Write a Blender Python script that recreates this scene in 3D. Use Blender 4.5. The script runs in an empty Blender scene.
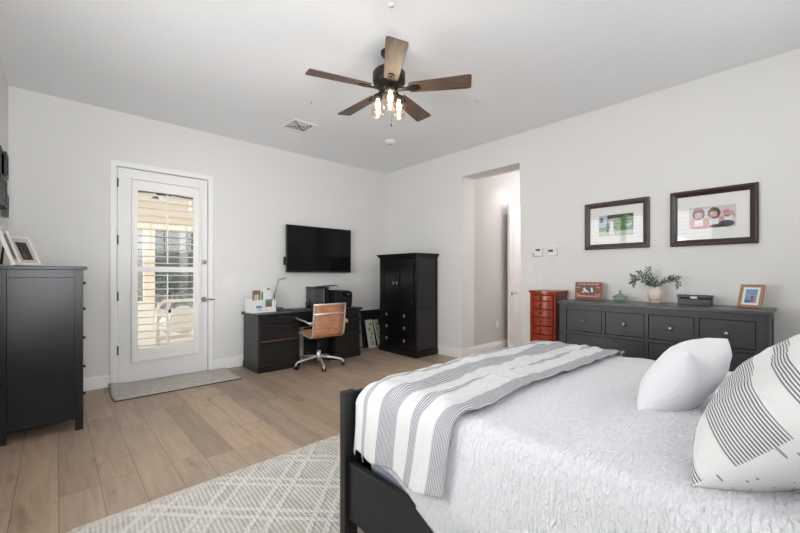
import bpy, bmesh, math, random
from math import sin, cos, pi, radians as R
from mathutils import Vector, Matrix, noise
S = bpy.context.scene
COL = S.collection
random.seed(7)

# ------------------------------------------------------------------ camera, world, light, exposure
EYE = 1.23
cam_d = bpy.data.cameras.new('camera')
cam_d.sensor_width = 36.0
cam_d.lens = 376.0 / 800.0 * 36.0
cam_d.shift_y = 7.7 / 800.0
cam_d.clip_start = 0.05
cam = bpy.data.objects.new('camera', cam_d)
cam.location = (0, 0, EYE)
cam.rotation_euler = (R(90), 0, R(-42.46))
COL.objects.link(cam)
S.camera = cam

S.view_settings.view_transform = 'Standard'
S.view_settings.look = 'None'
S.view_settings.gamma = 1.0
S.view_settings.use_curve_mapping = False
S.view_settings.exposure = 0.25

W = bpy.data.worlds.new('world')
S.world = W
W.use_nodes = True
wn = W.node_tree.nodes
bg = wn['Background']
sky = wn.new('ShaderNodeTexSky')
sky.sky_type = 'HOSEK_WILKIE'
sky.sun_direction = (-0.5, 0.2, 0.8)
sky.turbidity = 3.0
mixw = wn.new('ShaderNodeMix'); mixw.data_type = 'RGBA'
mixw.inputs['Factor'].default_value = 0.75
W.node_tree.links.new(sky.outputs[0], mixw.inputs[6])
mixw.inputs[7].default_value = (1, 1, 1, 1)
W.node_tree.links.new(mixw.outputs[2], bg.inputs[0])
bg.inputs[1].default_value = 3.5

def area_light(name, loc, direction, sx, sy, power, color=(1, 1, 1)):
    d = bpy.data.lights.new(name, 'AREA'); d.shape = 'RECTANGLE'; d.size = sx; d.size_y = sy
    d.energy = power; d.color = color
    o = bpy.data.objects.new(name, d); COL.objects.link(o)
    o.location = loc
    o.rotation_euler = Vector(direction).to_track_quat('-Z', 'Z').to_euler()
    return o
# side window daylight, then two added fill lights at unseen front openings
DAY = (0.93, 0.97, 1.0)
area_light('window_daylight_side', (-0.85, 2.4, 0.95), (1, 0.5, 0.5), 2.4, 1.2, 95, DAY)
area_light('front_fill_light', (-0.02, -1.05, 1.6), (0.05, 1, 0.4), .62, 1.7, 36, DAY).data.spread = R(105)
area_light('bed_fill_light', (2.2, -1.0, 2.0), (0.1, 1, 0.7), 2.4, .9, 10, DAY)

XL, XR, YF, YB, CZ = -0.335, 4.37, -0.78, 5.17, 3.03

# ------------------------------------------------------------------ material helpers
def new_mat(name):
    m = bpy.data.materials.new(name); m.use_nodes = True
    nt = m.node_tree; b = nt.nodes['Principled BSDF']
    return m, nt, b
def srgb(r, g, b):
    f = lambda c: c / 12.92 if c <= 0.04045 else ((c + 0.055) / 1.055) ** 2.4
    return (f(r / 255), f(g / 255), f(b / 255), 1)
def N(nt, t, **kw):
    n = nt.nodes.new(t)
    for k, v in kw.items(): setattr(n, k, v)
    return n
def math_n(nt, op, a, b=None, c=None):
    n = nt.nodes.new('ShaderNodeMath'); n.operation = op
    for i, v in enumerate((a, b, c)):
        if v is None: continue
        if isinstance(v, (int, float)): n.inputs[i].default_value = v
        else: nt.links.new(v, n.inputs[i])
    return n.outputs[0]
def ramp(nt, fac, stops, interp='LINEAR'):
    n = nt.nodes.new('ShaderNodeValToRGB'); n.color_ramp.interpolation = interp
    e = n.color_ramp.elements
    while len(e) < len(stops): e.new(0.5)
    for i, (p, c) in enumerate(stops):
        e[i].position = p; e[i].color = c
    nt.links.new(fac, n.inputs[0]); return n.outputs[0]
def mixc(nt, fac, a, b):
    n = nt.nodes.new('ShaderNodeMix'); n.data_type = 'RGBA'
    for i, v in ((0, fac), (6, a), (7, b)):
        if isinstance(v, (int, float)): n.inputs[i].default_value = v
        elif isinstance(v, tuple): n.inputs[i].default_value = v
        else: nt.links.new(v, n.inputs[i])
    return n.outputs[2]
def noise_n(nt, vec, scale, detail=3.0, rough=0.5, dist=0.0):
    n = nt.nodes.new('ShaderNodeTexNoise'); n.inputs['Scale'].default_value = scale
    n.inputs['Detail'].default_value = detail; n.inputs['Roughness'].default_value = rough
    n.inputs['Distortion'].default_value = dist
    if vec is not None: nt.links.new(vec, n.inputs['Vector'])
    return n.outputs['Fac']
def coord(nt, kind='Object', scale=None):
    t = nt.nodes.new('ShaderNodeTexCoord')
    o = t.outputs[kind]
    if scale:
        m = nt.nodes.new('ShaderNodeMapping'); m.inputs['Scale'].default_value = scale
        nt.links.new(o, m.inputs[0]); o = m.outputs[0]
    return o
def bump(nt, b, height, strength, dist=0.01):
    n = nt.nodes.new('ShaderNodeBump'); n.inputs['Strength'].default_value = strength
    n.inputs['Distance'].default_value = dist
    nt.links.new(height, n.inputs['Height']); nt.links.new(n.outputs[0], b.inputs['Normal'])
def plain(name, col, rough=0.5, metal=0.0, spec=0.5, vary=0.04, scale=12, bmp=0.0, bscale=200):
    m, nt, b = new_mat(name)
    v = noise_n(nt, coord(nt), scale)
    c2 = tuple(min(1, x * (1 + vary)) for x in col[:3]) + (1,)
    c1 = tuple(x * (1 - vary) for x in col[:3]) + (1,)
    nt.links.new(mixc(nt, v, c1, c2), b.inputs['Base Color'])
    b.inputs['Roughness'].default_value = rough; b.inputs['Metallic'].default_value = metal
    b.inputs['Specular IOR Level'].default_value = spec
    if bmp: bump(nt, b, noise_n(nt, coord(nt), bscale), bmp, 0.002)
    return m
def wood(name, c1, c2, rough=0.4, scale=(2, 2, 30), spec=0.5, bmp=0.05):
    m, nt, b = new_mat(name)
    v = noise_n(nt, coord(nt, 'Object', scale), 3.0, 6, 0.6, 0.6)
    nt.links.new(ramp(nt, v, [(0.3, c1), (0.7, c2)]), b.inputs['Base Color'])
    b.inputs['Roughness'].default_value = rough; b.inputs['Specular IOR Level'].default_value = spec
    bump(nt, b, v, bmp, 0.003)
    return m
def emit(name, col, strength):
    m, nt, b = new_mat(name)
    b.inputs['Base Color'].default_value = col
    b.inputs['Emission Color'].default_value = col; b.inputs['Emission Strength'].default_value = strength
    return m

M = {}
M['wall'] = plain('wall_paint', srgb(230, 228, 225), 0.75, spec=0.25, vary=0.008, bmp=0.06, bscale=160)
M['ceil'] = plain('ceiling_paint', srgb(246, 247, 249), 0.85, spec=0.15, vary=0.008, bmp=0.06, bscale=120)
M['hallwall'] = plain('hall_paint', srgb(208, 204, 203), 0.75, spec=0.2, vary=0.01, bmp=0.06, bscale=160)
M['trim'] = plain('white_trim', srgb(243, 242, 240), 0.38, spec=0.4, vary=0.01)
M['door'] = plain('door_paint', srgb(241, 240, 239), 0.4, spec=0.4, vary=0.01)
M['shutter'] = plain('shutter_white', srgb(243, 241, 238), 0.4, vary=0.01)
M['blackwood'] = wood('black_brown_stain', srgb(23, 22, 24), srgb(36, 35, 38), 0.42, (3, 3, 30))
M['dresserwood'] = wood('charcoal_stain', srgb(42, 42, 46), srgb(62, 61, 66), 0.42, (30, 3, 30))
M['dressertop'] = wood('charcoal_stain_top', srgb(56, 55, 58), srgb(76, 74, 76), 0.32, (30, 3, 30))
M['tallwood'] = wood('tall_dresser_stain', srgb(11, 11, 13), srgb(16, 16, 19), 0.28, (10, 10, 1.5), spec=0.33, bmp=0.04)
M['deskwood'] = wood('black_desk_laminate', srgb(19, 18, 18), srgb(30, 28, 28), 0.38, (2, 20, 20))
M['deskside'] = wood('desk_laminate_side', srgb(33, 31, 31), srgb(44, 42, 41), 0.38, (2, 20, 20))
M['bedwood'] = wood('black_bed_paint', srgb(18, 17, 18), srgb(26, 25, 26), 0.5, (2, 20, 20), bmp=0.03)
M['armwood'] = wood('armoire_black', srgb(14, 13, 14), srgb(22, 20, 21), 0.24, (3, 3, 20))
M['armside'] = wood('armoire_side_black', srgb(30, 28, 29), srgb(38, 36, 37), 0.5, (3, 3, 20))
M['cherry'] = wood('cherry_red_wood', srgb(124, 40, 18), srgb(172, 66, 30), 0.22, (3, 20, 3))
M['cherrydark'] = wood('cherry_side_wood', srgb(84, 30, 20), srgb(110, 42, 26), 0.3, (3, 20, 3))
M['dark'] = plain('black_plastic', srgb(20, 20, 22), 0.35)
M['darkmatte'] = plain('black_matte', srgb(14, 14, 15), 0.75)
M['screen'] = plain('tv_glass', srgb(6, 6, 7), 0.14, spec=0.22)
M['grey'] = plain('grey_plastic', srgb(78, 76, 75), 0.45)
M['greylight'] = plain('pale_grey_plastic', srgb(168, 166, 163), 0.4)
M['chrome'] = plain('polished_aluminium', srgb(232, 230, 228), 0.3, metal=0.75)
M['pewter'] = plain('pewter_metal', srgb(175, 172, 170), 0.3, metal=1.0)
M['bronze'] = plain('dark_bronze', srgb(46, 42, 39), 0.4, metal=0.6)
M['white'] = plain('white_plastic', srgb(233, 232, 230), 0.4, vary=0.01)
M['paper'] = plain('white_card', srgb(236, 235, 232), 0.6, vary=0.02)
M['cream'] = plain('cream_metal', srgb(238, 234, 224), 0.5)
M['porchceil'] = plain('porch_ceiling_paint', srgb(228, 218, 200), 0.7, vary=0.03)
M['slab'] = plain('patio_concrete', srgb(222, 219, 213), 0.8, vary=0.06)
M['farwall'] = plain('far_house_stucco', srgb(132, 132, 130), 0.9, vary=0.1)
M['farglass'] = plain('far_dark_glass', srgb(58, 62, 60), 0.3)
M['foliage'] = plain('shrub_leaves', srgb(88, 98, 84), 0.8, vary=0.5, scale=30)
M['matbrown'] = plain('mat_edge', srgb(70, 62, 56), 0.9)
M['white_cotton'] = None

def leather():
    m, nt, b = new_mat('tan_leather')
    v = noise_n(nt, coord(nt), 14, 4)
    nt.links.new(ramp(nt, v, [(0.3, srgb(170, 116, 84)), (0.7, srgb(196, 140, 106))]), b.inputs['Base Color'])
    b.inputs['Roughness'].default_value = 0.42
    bump(nt, b, noise_n(nt, coord(nt), 300), 0.15, 0.002)
    return m
M['leather'] = leather()

def floor_mat():
    m, nt, b = new_mat('oak_plank_floor')
    co = coord(nt); sp = N(nt, 'ShaderNodeSeparateXYZ'); nt.links.new(co, sp.inputs[0])
    X, Y = sp.outputs[0], sp.outputs[1]
    u = math_n(nt, 'DIVIDE', math_n(nt, 'SUBTRACT', X, 0.375 - 1.82), 0.182)
    iu = math_n(nt, 'FLOOR', u); fu = math_n(nt, 'FRACT', u)
    wn1 = N(nt, 'ShaderNodeTexWhiteNoise', noise_dimensions='1D'); nt.links.new(iu, wn1.inputs['W'])
    v = math_n(nt, 'ADD', math_n(nt, 'DIVIDE', Y, 1.25), math_n(nt, 'MULTIPLY', wn1.outputs[0], 7.3))
    iv = math_n(nt, 'FLOOR', v); fv = math_n(nt, 'FRACT', v)
    cell = math_n(nt, 'ADD', math_n(nt, 'MULTIPLY', iu, 17.31), math_n(nt, 'MULTIPLY', iv, 5.77))
    wn2 = N(nt, 'ShaderNodeTexWhiteNoise', noise_dimensions='1D'); nt.links.new(cell, wn2.inputs['W'])
    tone = wn2.outputs[0]
    comb = N(nt, 'ShaderNodeCombineXYZ')
    nt.links.new(math_n(nt, 'MULTIPLY', X, 14.0), comb.inputs[0])
    nt.links.new(math_n(nt, 'ADD', math_n(nt, 'MULTIPLY', Y, 1.1), math_n(nt, 'MULTIPLY', tone, 40.0)), comb.inputs[1])
    nt.links.new(math_n(nt, 'MULTIPLY', tone, 19.0), comb.inputs[2])
    g = noise_n(nt, comb.outputs[0], 1.6, 7, 0.62, 0.7)
    comb2 = N(nt, 'ShaderNodeCombineXYZ')
    nt.links.new(math_n(nt, 'MULTIPLY', X, 5.0), comb2.inputs[0])
    nt.links.new(math_n(nt, 'ADD', math_n(nt, 'MULTIPLY', Y, 2.0), math_n(nt, 'MULTIPLY', tone, 90.0)), comb2.inputs[1])
    kn = noise_n(nt, comb2.outputs[0], 1.7, 3, 0.5, 0.4)
    base = ramp(nt, tone, [(0.0, srgb(153, 135, 118)), (0.35, srgb(176, 154, 133)), (0.7, srgb(190, 166, 141)), (1.0, srgb(168, 150, 133))])
    gr = ramp(nt, g, [(0.25, (0.74, 0.73, 0.72, 1)), (0.6, (1, 1, 1, 1)), (0.8, (1.06, 1.05, 1.04, 1))])
    kr = ramp(nt, kn, [(0.22, (0.62, 0.58, 0.55, 1)), (0.42, (1, 1, 1, 1))])
    mu = N(nt, 'ShaderNodeMix', data_type='RGBA', blend_type='MULTIPLY'); mu.inputs[0].default_value = 1
    nt.links.new(base, mu.inputs[6]); nt.links.new(gr, mu.inputs[7])
    mu2 = N(nt, 'ShaderNodeMix', data_type='RGBA', blend_type='MULTIPLY'); mu2.inputs[0].default_value = 0.8
    nt.links.new(mu.outputs[2], mu2.inputs[6]); nt.links.new(kr, mu2.inputs[7])
    su = math_n(nt, 'MINIMUM', fu, math_n(nt, 'SUBTRACT', 1.0, fu))
    sv = math_n(nt, 'MINIMUM', fv, math_n(nt, 'SUBTRACT', 1.0, fv))
    seam = math_n(nt, 'MAXIMUM', math_n(nt, 'LESS_THAN', su, 0.011), math_n(nt, 'LESS_THAN', sv, 0.0016))
    nt.links.new(mixc(nt, math_n(nt, 'MULTIPLY', seam, 0.6), mu2.outputs[2], srgb(80, 64, 52)), b.inputs['Base Color'])
    b.inputs['Roughness'].default_value = 0.42; b.inputs['Specular IOR Level'].default_value = 0.4
    h = math_n(nt, 'SUBTRACT', math_n(nt, 'MULTIPLY', g, 0.25), seam)
    bump(nt, b, h, 0.25, 0.002)
    return m
M['floor'] = floor_mat()

def rug_mat():
    m, nt, b = new_mat('woven_rug')
    co = coord(nt); sp = N(nt, 'ShaderNodeSeparateXYZ'); nt.links.new(co, sp.inputs[0])
    X, Y = sp.outputs[0], sp.outputs[1]
    wob = math_n(nt, 'MULTIPLY', math_n(nt, 'SUBTRACT', noise_n(nt, co, 14, 3), 0.5), 0.03)
    d = math_n(nt, 'ADD', math_n(nt, 'SUBTRACT', X, Y), wob)
    s = math_n(nt, 'ADD', math_n(nt, 'ADD', X, Y), wob)
    def line(val, off, per, w):
        f = math_n(nt, 'FRACT', math_n(nt, 'DIVIDE', math_n(nt, 'SUBTRACT', val, off), per))
        t = math_n(nt, 'MULTIPLY', math_n(nt, 'ABSOLUTE', math_n(nt, 'SUBTRACT', f, 0.5)), per)
        mr = N(nt, 'ShaderNodeMapRange', interpolation_type='SMOOTHSTEP')
        mr.inputs[1].default_value = w * 0.4; mr.inputs[2].default_value = w
        mr.inputs[3].default_value = 1; mr.inputs[4].default_value = 0
        nt.links.new(t, mr.inputs[0]); return mr.outputs[0]
    P = 0.41
    lines = [line(d, -0.60 - P / 2, P, .028), line(d, -0.72 - P / 2, P, .028),
             line(s, 2.61 - P / 2, P, .028), line(s, 2.70 - P / 2, P, .028)]
    L = lines[0]
    for k in lines[1:]: L = math_n(nt, 'MAXIMUM', L, k)
    hd = N(nt, 'ShaderNodeTexWave', bands_direction='X'); hd.inputs['Scale'].default_value = 15
    hd.inputs['Distortion'].default_value = 1.6; hd.inputs['Detail'].default_value = 2; hd.inputs['Detail Scale'].default_value = 1.2
    mp = N(nt, 'ShaderNodeMapping'); mp.inputs['Rotation'].default_value = (0, 0, R(4)); nt.links.new(co, mp.inputs[0])
    nt.links.new(mp.outputs[0], hd.inputs[0])
    mot = noise_n(nt, co, 9, 5, 0.65)
    fine = noise_n(nt, co, 90, 3, 0.7)
    hat = ramp(nt, math_n(nt, 'ADD', math_n(nt, 'MULTIPLY', hd.outputs['Fac'], 0.27), math_n(nt, 'MULTIPLY', mot, 0.73)),
               [(0.15, srgb(176, 169, 163)), (0.45, srgb(203, 198, 193)), (0.65, srgb(220, 216, 212))])
    c = mixc(nt, L, hat, srgb(226, 222, 217))
    # pale selvedge border at the far edge of the weave
    edge = math_n(nt, 'GREATER_THAN', Y, 2.33)
    c = mixc(nt, edge, c, srgb(212, 206, 198))
    fr = ramp(nt, fine, [(0.3, (0.86, 0.85, 0.84, 1)), (0.6, (1, 1, 1, 1))])
    mu = N(nt, 'ShaderNodeMix', data_type='RGBA', blend_type='MULTIPLY'); mu.inputs[0].default_value = 1
    nt.links.new(c, mu.inputs[6]); nt.links.new(fr, mu.inputs[7])
    nt.links.new(mu.outputs[2], b.inputs['Base Color'])
    b.inputs['Roughness'].default_value = 0.95; b.inputs['Specular IOR Level'].default_value = 0.1
    h = math_n(nt, 'ADD', math_n(nt, 'MULTIPLY', L, 1.0), math_n(nt, 'ADD', math_n(nt, 'MULTIPLY', hd.outputs['Fac'], 0.35), math_n(nt, 'MULTIPLY', fine, 0.4)))
    bump(nt, b, h, 0.7, 0.012)
    return m
M['rug'] = rug_mat()

def mat_mat():
    m, nt, b = new_mat('grey_door_mat')
    co = coord(nt); v = noise_n(nt, co, 22, 5, 0.7); f = noise_n(nt, co, 160, 2)
    nt.links.new(ramp(nt, v, [(0.3, srgb(186, 178, 170)), (0.7, srgb(216, 210, 203))]), b.inputs['Base Color'])
    b.inputs['Roughness'].default_value = 0.95; b.inputs['Specular IOR Level'].default_value = 0.1
    bump(nt, b, f, 0.6, 0.006)
    return m
M['mat'] = mat_mat()

def quilt_mat():
    m, nt, b = new_mat('white_quilt_cotton')
    uv = coord(nt, 'UV')
    mp = N(nt, 'ShaderNodeMapping'); mp.inputs['Scale'].default_value = (44, 125, 1); nt.links.new(uv, mp.inputs[0])
    n1 = noise_n(nt, mp.outputs[0], 1.0, 2.0, 0.55, 0.7)
    mp2 = N(nt, 'ShaderNodeMapping'); mp2.inputs['Scale'].default_value = (3.5, 5, 1); nt.links.new(uv, mp2.inputs[0])
    n2 = noise_n(nt, mp2.outputs[0], 1.0, 2)
    nt.links.new(ramp(nt, n1, [(0.25, srgb(232, 232, 236)), (0.6, srgb(243, 243, 246))]), b.inputs['Base Color'])  # pucker dips tinted darker, a little crease shade painted into the cotton
    b.inputs['Roughness'].default_value = 0.85; b.inputs['Specular IOR Level'].default_value = 0.2
    h = math_n(nt, 'ADD', n1, math_n(nt, 'MULTIPLY', n2, 0.5))
    bump(nt, b, h, 0.95, 0.017)
    return m
M['quilt'] = quilt_mat()

def stripe_mat(name, bands, total, freq, dark, light, base, wr=0.3, duty=0.5, chan=1):
    """bands: list of (start, end) in metres of V that carry fine lines"""
    m, nt, b = new_mat(name)
    uv = coord(nt, 'UV'); sp = N(nt, 'ShaderNodeSeparateXYZ'); nt.links.new(uv, sp.inputs[0])
    V = sp.outputs[chan]
    mask = None
    for a, e in bands:
        k = math_n(nt, 'MULTIPLY', math_n(nt, 'GREATER_THAN', V, a), math_n(nt, 'LESS_THAN', V, e))
        mask = k if mask is None else math_n(nt, 'MAXIMUM', mask, k)
    f = math_n(nt, 'FRACT', math_n(nt, 'MULTIPLY', V, freq))
    ln = math_n(nt, 'LESS_THAN', f, duty)
    fine = mixc(nt, ln, light, dark)
    nt.links.new(mixc(nt, mask, base, fine), b.inputs['Base Color'])
    b.inputs['Roughness'].default_value = 0.85; b.inputs['Specular IOR Level'].default_value = 0.2
    mp = N(nt, 'ShaderNodeMapping'); mp.inputs['Scale'].default_value = (9, 22, 1); nt.links.new(uv, mp.inputs[0])
    w = noise_n(nt, mp.outputs[0], 1.0, 4, 0.6, 0.6)
    weave = noise_n(nt, uv, 500, 1)
    bump(nt, b, math_n(nt, 'ADD', w, math_n(nt, 'MULTIPLY', weave, 0.05)), wr, 0.02)
    return m
M['throw'] = stripe_mat('striped_throw_cotton', [(0, .085), (.17, .215), (.31, .43), (.535, .57), (.68, .74)], .72, 120,
                        srgb(130, 131, 136), srgb(208, 208, 211), srgb(223, 222, 221), 0.75)
M['sham'] = stripe_mat('striped_pillow_cotton', [(0.0, .03), (.10, .232), (.285, .33), (.40, .44)], .56, 135,
                       srgb(92, 92, 98), srgb(224, 223, 223), srgb(229, 228, 227), 0.25, 0.42)
def dotted_mat():
    m, nt, b = new_mat('dotted_pillow_backing')
    uv = coord(nt, 'UV', (52, 52, 1))
    v = N(nt, 'ShaderNodeTexVoronoi'); v.inputs['Scale'].default_value = 1.0; v.inputs['Randomness'].default_value = 0.35
    nt.links.new(uv, v.inputs['Vector'])
    k = math_n(nt, 'LESS_THAN', v.outputs['Distance'], 0.15)
    nt.links.new(mixc(nt, k, srgb(228, 227, 227), srgb(150, 149, 152)), b.inputs['Base Color'])
    b.inputs['Roughness'].default_value = 0.9
    return m
M['dotted'] = dotted_mat()
def cotton(name, col, s=14):
    m, nt, b = new_mat(name)
    co = coord(nt)
    b.inputs['Base Color'].default_value = col
    b.inputs['Roughness'].default_value = 0.85; b.inputs['Specular IOR Level'].default_value = 0.2
    bump(nt, b, noise_n(nt, co, s, 3, 0.55, 0.8), 0.35, 0.02)
    return m
M['cotton'] = cotton('white_pillow_cotton', srgb(230, 230, 232))
M['ticking'] = plain('mattress_ticking', srgb(150, 156, 170), 0.9, vary=0.25, scale=60)
def fan_wood():
    m, nt, b = new_mat('weathered_fan_wood')
    v = noise_n(nt, coord(nt, 'Object', (3, 40, 10)), 1.5, 6, 0.65, 0.5)
    nt.links.new(ramp(nt, v, [(0.25, srgb(58, 45, 38)), (0.5, srgb(94, 76, 65)), (0.75, srgb(122, 104, 92))]), b.inputs['Base Color'])
    b.inputs['Roughness'].default_value = 0.45
    return m
M['fanwood'] = fan_wood()
def glass(name, tint=(1, 1, 1, 1), refl=0.06, rough=0.02, edge=1.0):
    m, nt, b = new_mat(name)
    out = nt.nodes['Material Output']
    tr = N(nt, 'ShaderNodeBsdfTransparent'); tr.inputs[0].default_value = tint
    gl = N(nt, 'ShaderNodeBsdfGlossy'); gl.inputs['Roughness'].default_value = rough
    lw = N(nt, 'ShaderNodeLayerWeight'); lw.inputs['Blend'].default_value = 0.5
    f = math_n(nt, 'POWER', lw.outputs['Facing'], 5.0)
    ms = N(nt, 'ShaderNodeMixShader')
    nt.links.new(math_n(nt, 'ADD', math_n(nt, 'MULTIPLY', f, edge), refl), ms.inputs[0])
    nt.links.new(tr.outputs[0], ms.inputs[1]); nt.links.new(gl.outputs[0], ms.inputs[2])
    nt.links.new(ms.outputs[0], out.inputs[0])
    return m
M['pane'] = glass('clear_pane', refl=0.05, edge=0.9)
M['jarglass'] = glass('lamp_jar_glass', (1.0, 0.95, 0.88, 1), 0.10, 0.08, 0.35)
M['bulb'] = emit('filament_bulb_glow', (1.0, 0.72, 0.42, 1), 14)

# ------------------------------------------------------------------ mesh helpers
def bx(bm, x0, x1, y0, y1, z0, z1, mi=0):
    vs = [bm.verts.new((x, y, z)) for x in (x0, x1) for y in (y0, y1) for z in (z0, z1)]
    fs = [(0, 1, 3, 2), (4, 6, 7, 5), (0, 4, 5, 1), (2, 3, 7, 6), (0, 2, 6, 4), (1, 5, 7, 3)]
    out = []
    for f in fs:
        fa = bm.faces.new([vs[i] for i in f]); fa.material_index = mi; out.append(fa)
    return vs
def frame_axes(d):
    d = d.normalized()
    a = Vector((0, 0, 1)) if abs(d.z) < 0.9 else Vector((1, 0, 0))
    u = d.cross(a).normalized(); return u, d.cross(u).normalized()
def tube(bm, pts, r, seg=10, mi=0, caps=True):
    pts = [Vector(p) for p in pts]
    rs = r if isinstance(r, (list, tuple)) else [r] * len(pts)
    rings = []; u = None
    for i, p in enumerate(pts):
        d = (pts[min(i + 1, len(pts) - 1)] - pts[max(i - 1, 0)])
        if d.length < 1e-9: d = Vector((0, 0, 1))
        d.normalize()
        if u is None: u, v = frame_axes(d)
        else:
            u = (u - d * u.dot(d)).normalized(); v = d.cross(u).normalized()
        rings.append([bm.verts.new(p + u * (rs[i] * cos(2 * pi * k / seg)) + v * (rs[i] * sin(2 * pi * k / seg))) for k in range(seg)])
    for a, b in zip(rings, rings[1:]):
        for k in range(seg):
            f = bm.faces.new((a[k], a[(k + 1) % seg], b[(k + 1) % seg], b[k])); f.smooth = True; f.material_index = mi
    if caps:
        for rg in (rings[0], rings[-1]):
            try: bm.faces.new(rg).material_index = mi
            except ValueError: pass
def cyl(bm, p0, p1, r0, r1=None, seg=20, mi=0):
    tube(bm, [p0, p1], [r0, r0 if r1 is None else r1], seg, mi)
def lathe(bm, prof, c=(0, 0, 0), seg=28, mi=0, axis='z', sx=1, sy=1):
    c = Vector(c); rings = []
    for r, h in prof:
        ring = []
        for k in range(seg):
            a = 2 * pi * k / seg
            if axis == 'z': p = Vector((r * cos(a) * sx, r * sin(a) * sy, h))
            elif axis == 'x': p = Vector((h, r * cos(a), r * sin(a)))
            else: p = Vector((r * cos(a), h, r * sin(a)))
            ring.append(bm.verts.new(c + p))
        rings.append(ring)
    for a, b in zip(rings, rings[1:]):
        for k in range(seg):
            f = bm.faces.new((a[k], a[(k + 1) % seg], b[(k + 1) % seg], b[k])); f.smooth = True; f.material_index = mi
    for rg in (rings[0], rings[-1]):
        f = bm.faces.new(rg); f.material_index = mi
def prism(bm, poly, axis, a, b, mi=0):
    """poly of 2D points, extruded along axis from a to b; 2D = the other two axes in xyz order"""
    def P(p, h):
        return {'x': (h, p[0], p[1]), 'y': (p[0], h, p[1]), 'z': (p[0], p[1], h)}[axis]
    A = [bm.verts.new(P(p, a)) for p in poly]; B = [bm.verts.new(P(p, b)) for p in poly]
    n = len(poly)
    fs = [bm.faces.new(A), bm.faces.new(B)]
    for k in range(n): fs.append(bm.faces.new((A[k], A[(k + 1) % n], B[(k + 1) % n], B[k])))
    for f in fs: f.material_index = mi
def ball(bm, c, r, mi=0, sx=1, sy=1, sz=1, seg=14):
    res = bmesh.ops.create_uvsphere(bm, u_segments=seg, v_segments=max(6, seg // 2), radius=r)
    for v in res['verts']:
        v.co = Vector((v.co.x * sx, v.co.y * sy, v.co.z * sz)) + Vector(c)
        for f in v.link_faces: f.smooth = True; f.material_index = mi
def xform(bm, verts, mat):
    for v in verts: v.co = mat @ v.co
def obj(name, bm, mats, parent=None, bevel=0.0, kind=None, label=None, seg=2, smooth=False):
    bmesh.ops.recalc_face_normals(bm, faces=bm.faces[:])
    me = bpy.data.meshes.new(name); bm.to_mesh(me); bm.free()
    for m in (mats if isinstance(mats, (list, tuple)) else [mats]): me.materials.append(m)
    if smooth:
        for p in me.polygons: p.use_smooth = True
    o = bpy.data.objects.new(name, me); COL.objects.link(o)
    if parent is not None: o.parent = parent
    if bevel:
        md = o.modifiers.new('bevel', 'BEVEL'); md.width = bevel; md.segments = seg
        md.limit_method = 'ANGLE'; md.angle_limit = R(40)
    if kind: o['kind'] = kind
    if label: o['label'] = label
    return o
def BM(): return bmesh.new()
def box_obj(name, b, mat, parent=None, bevel=0.0, kind=None, label=None):
    bm = BM(); bx(bm, *b); return obj(name, bm, mat, parent, bevel, kind, label)
def thing(name, label, cat, loc=(0, 0, 0), rz=0.0, group=None):
    o = bpy.data.objects.new(name, None); COL.objects.link(o)
    o.empty_display_size = 0.1
    o.location = loc; o.rotation_euler = (0, 0, rz)
    o['label'] = label; o['category'] = cat
    if group: o['group'] = group
    return o
def tag(o, label, cat, group=None, kind=None):
    o['label'] = label; o['category'] = cat
    if group: o['group'] = group
    if kind: o['kind'] = kind
    return o

# ------------------------------------------------------------------ ROOM SHELL
st = 'structure'
box_obj('floor', (XL - .2, 7.2, YF - .2, YB + .2, -.12, 0), M['floor'], kind=st)
box_obj('ceiling', (XL - .2, 7.2, YF - .2, YB + .2, CZ, CZ + .12), M['ceil'], kind=st)

DX0, DX1, DZ = 0.492, 1.428, 2.425           # door opening in the back wall
bm = BM()
prism(bm, [(XL - .2, 0), (DX0, 0), (DX0, DZ), (DX1, DZ), (DX1, 0), (XR + .35, 0), (XR + .35, CZ), (XL - .2, CZ)], 'y', YB, YB + .16)
obj('wall_back', bm, M['wall'], kind=st)

def holed_wall(name, axis, a, b, s0, s1, holes, mat):
    """wall slab with rectangular holes (s-range, z-range)"""
    bm = BM(); holes = sorted(holes); cur = s0
    def add(p, q, z0, z1):
        if axis == 'x': bx(bm, a, b, p, q, z0, z1)
        else: bx(bm, p, q, a, b, z0, z1)
    for h0, h1, z0, z1 in holes:
        add(cur, h0, 0, CZ); add(h0, h1, 0, z0); add(h0, h1, z1, CZ); cur = h1
    add(cur, s1, 0, CZ)
    return obj(name, bm, mat, kind=st)
WL = (1.2, 3.5, .55, 2.55)
holed_wall('wall_left', 'x', XL - .16, XL, YF - .2, YB, [WL], M['wall'])
FILL_W1 = (-.30, .26, .78, 2.45); FILL_W2 = (.95, 3.4, 1.75, 2.6)  # unseen openings behind the camera, added to let fill light in
holed_wall('wall_front', 'y', YF - .16, YF, XL - .2, XR + .35, [FILL_W1, FILL_W2], M['wall'])

OY0, OY1, OZ = 2.493, 3.447, 2.672
bm = BM()
prism(bm, [(YF - .16, 0), (OY0, 0), (OY0, OZ), (OY1, OZ), (OY1, 0), (YB, 0), (YB, CZ), (YF - .16, CZ)], 'x', XR, XR + .317)
ed = [e for e in bm.edges if (abs((e.verts[0].co - e.verts[1].co).x) < 1e-6) and all(OY0 - .01 <= v.co.y <= OY1 + .01 and v.co.z <= OZ + .01 for v in e.verts)
      and not all(v.co.z < .01 for v in e.verts)]
bmesh.ops.bevel(bm, geom=ed, offset=0.018, segments=4, profile=0.5, affect='EDGES')
obj('wall_right', bm, M['wall'], kind=st)

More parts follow.
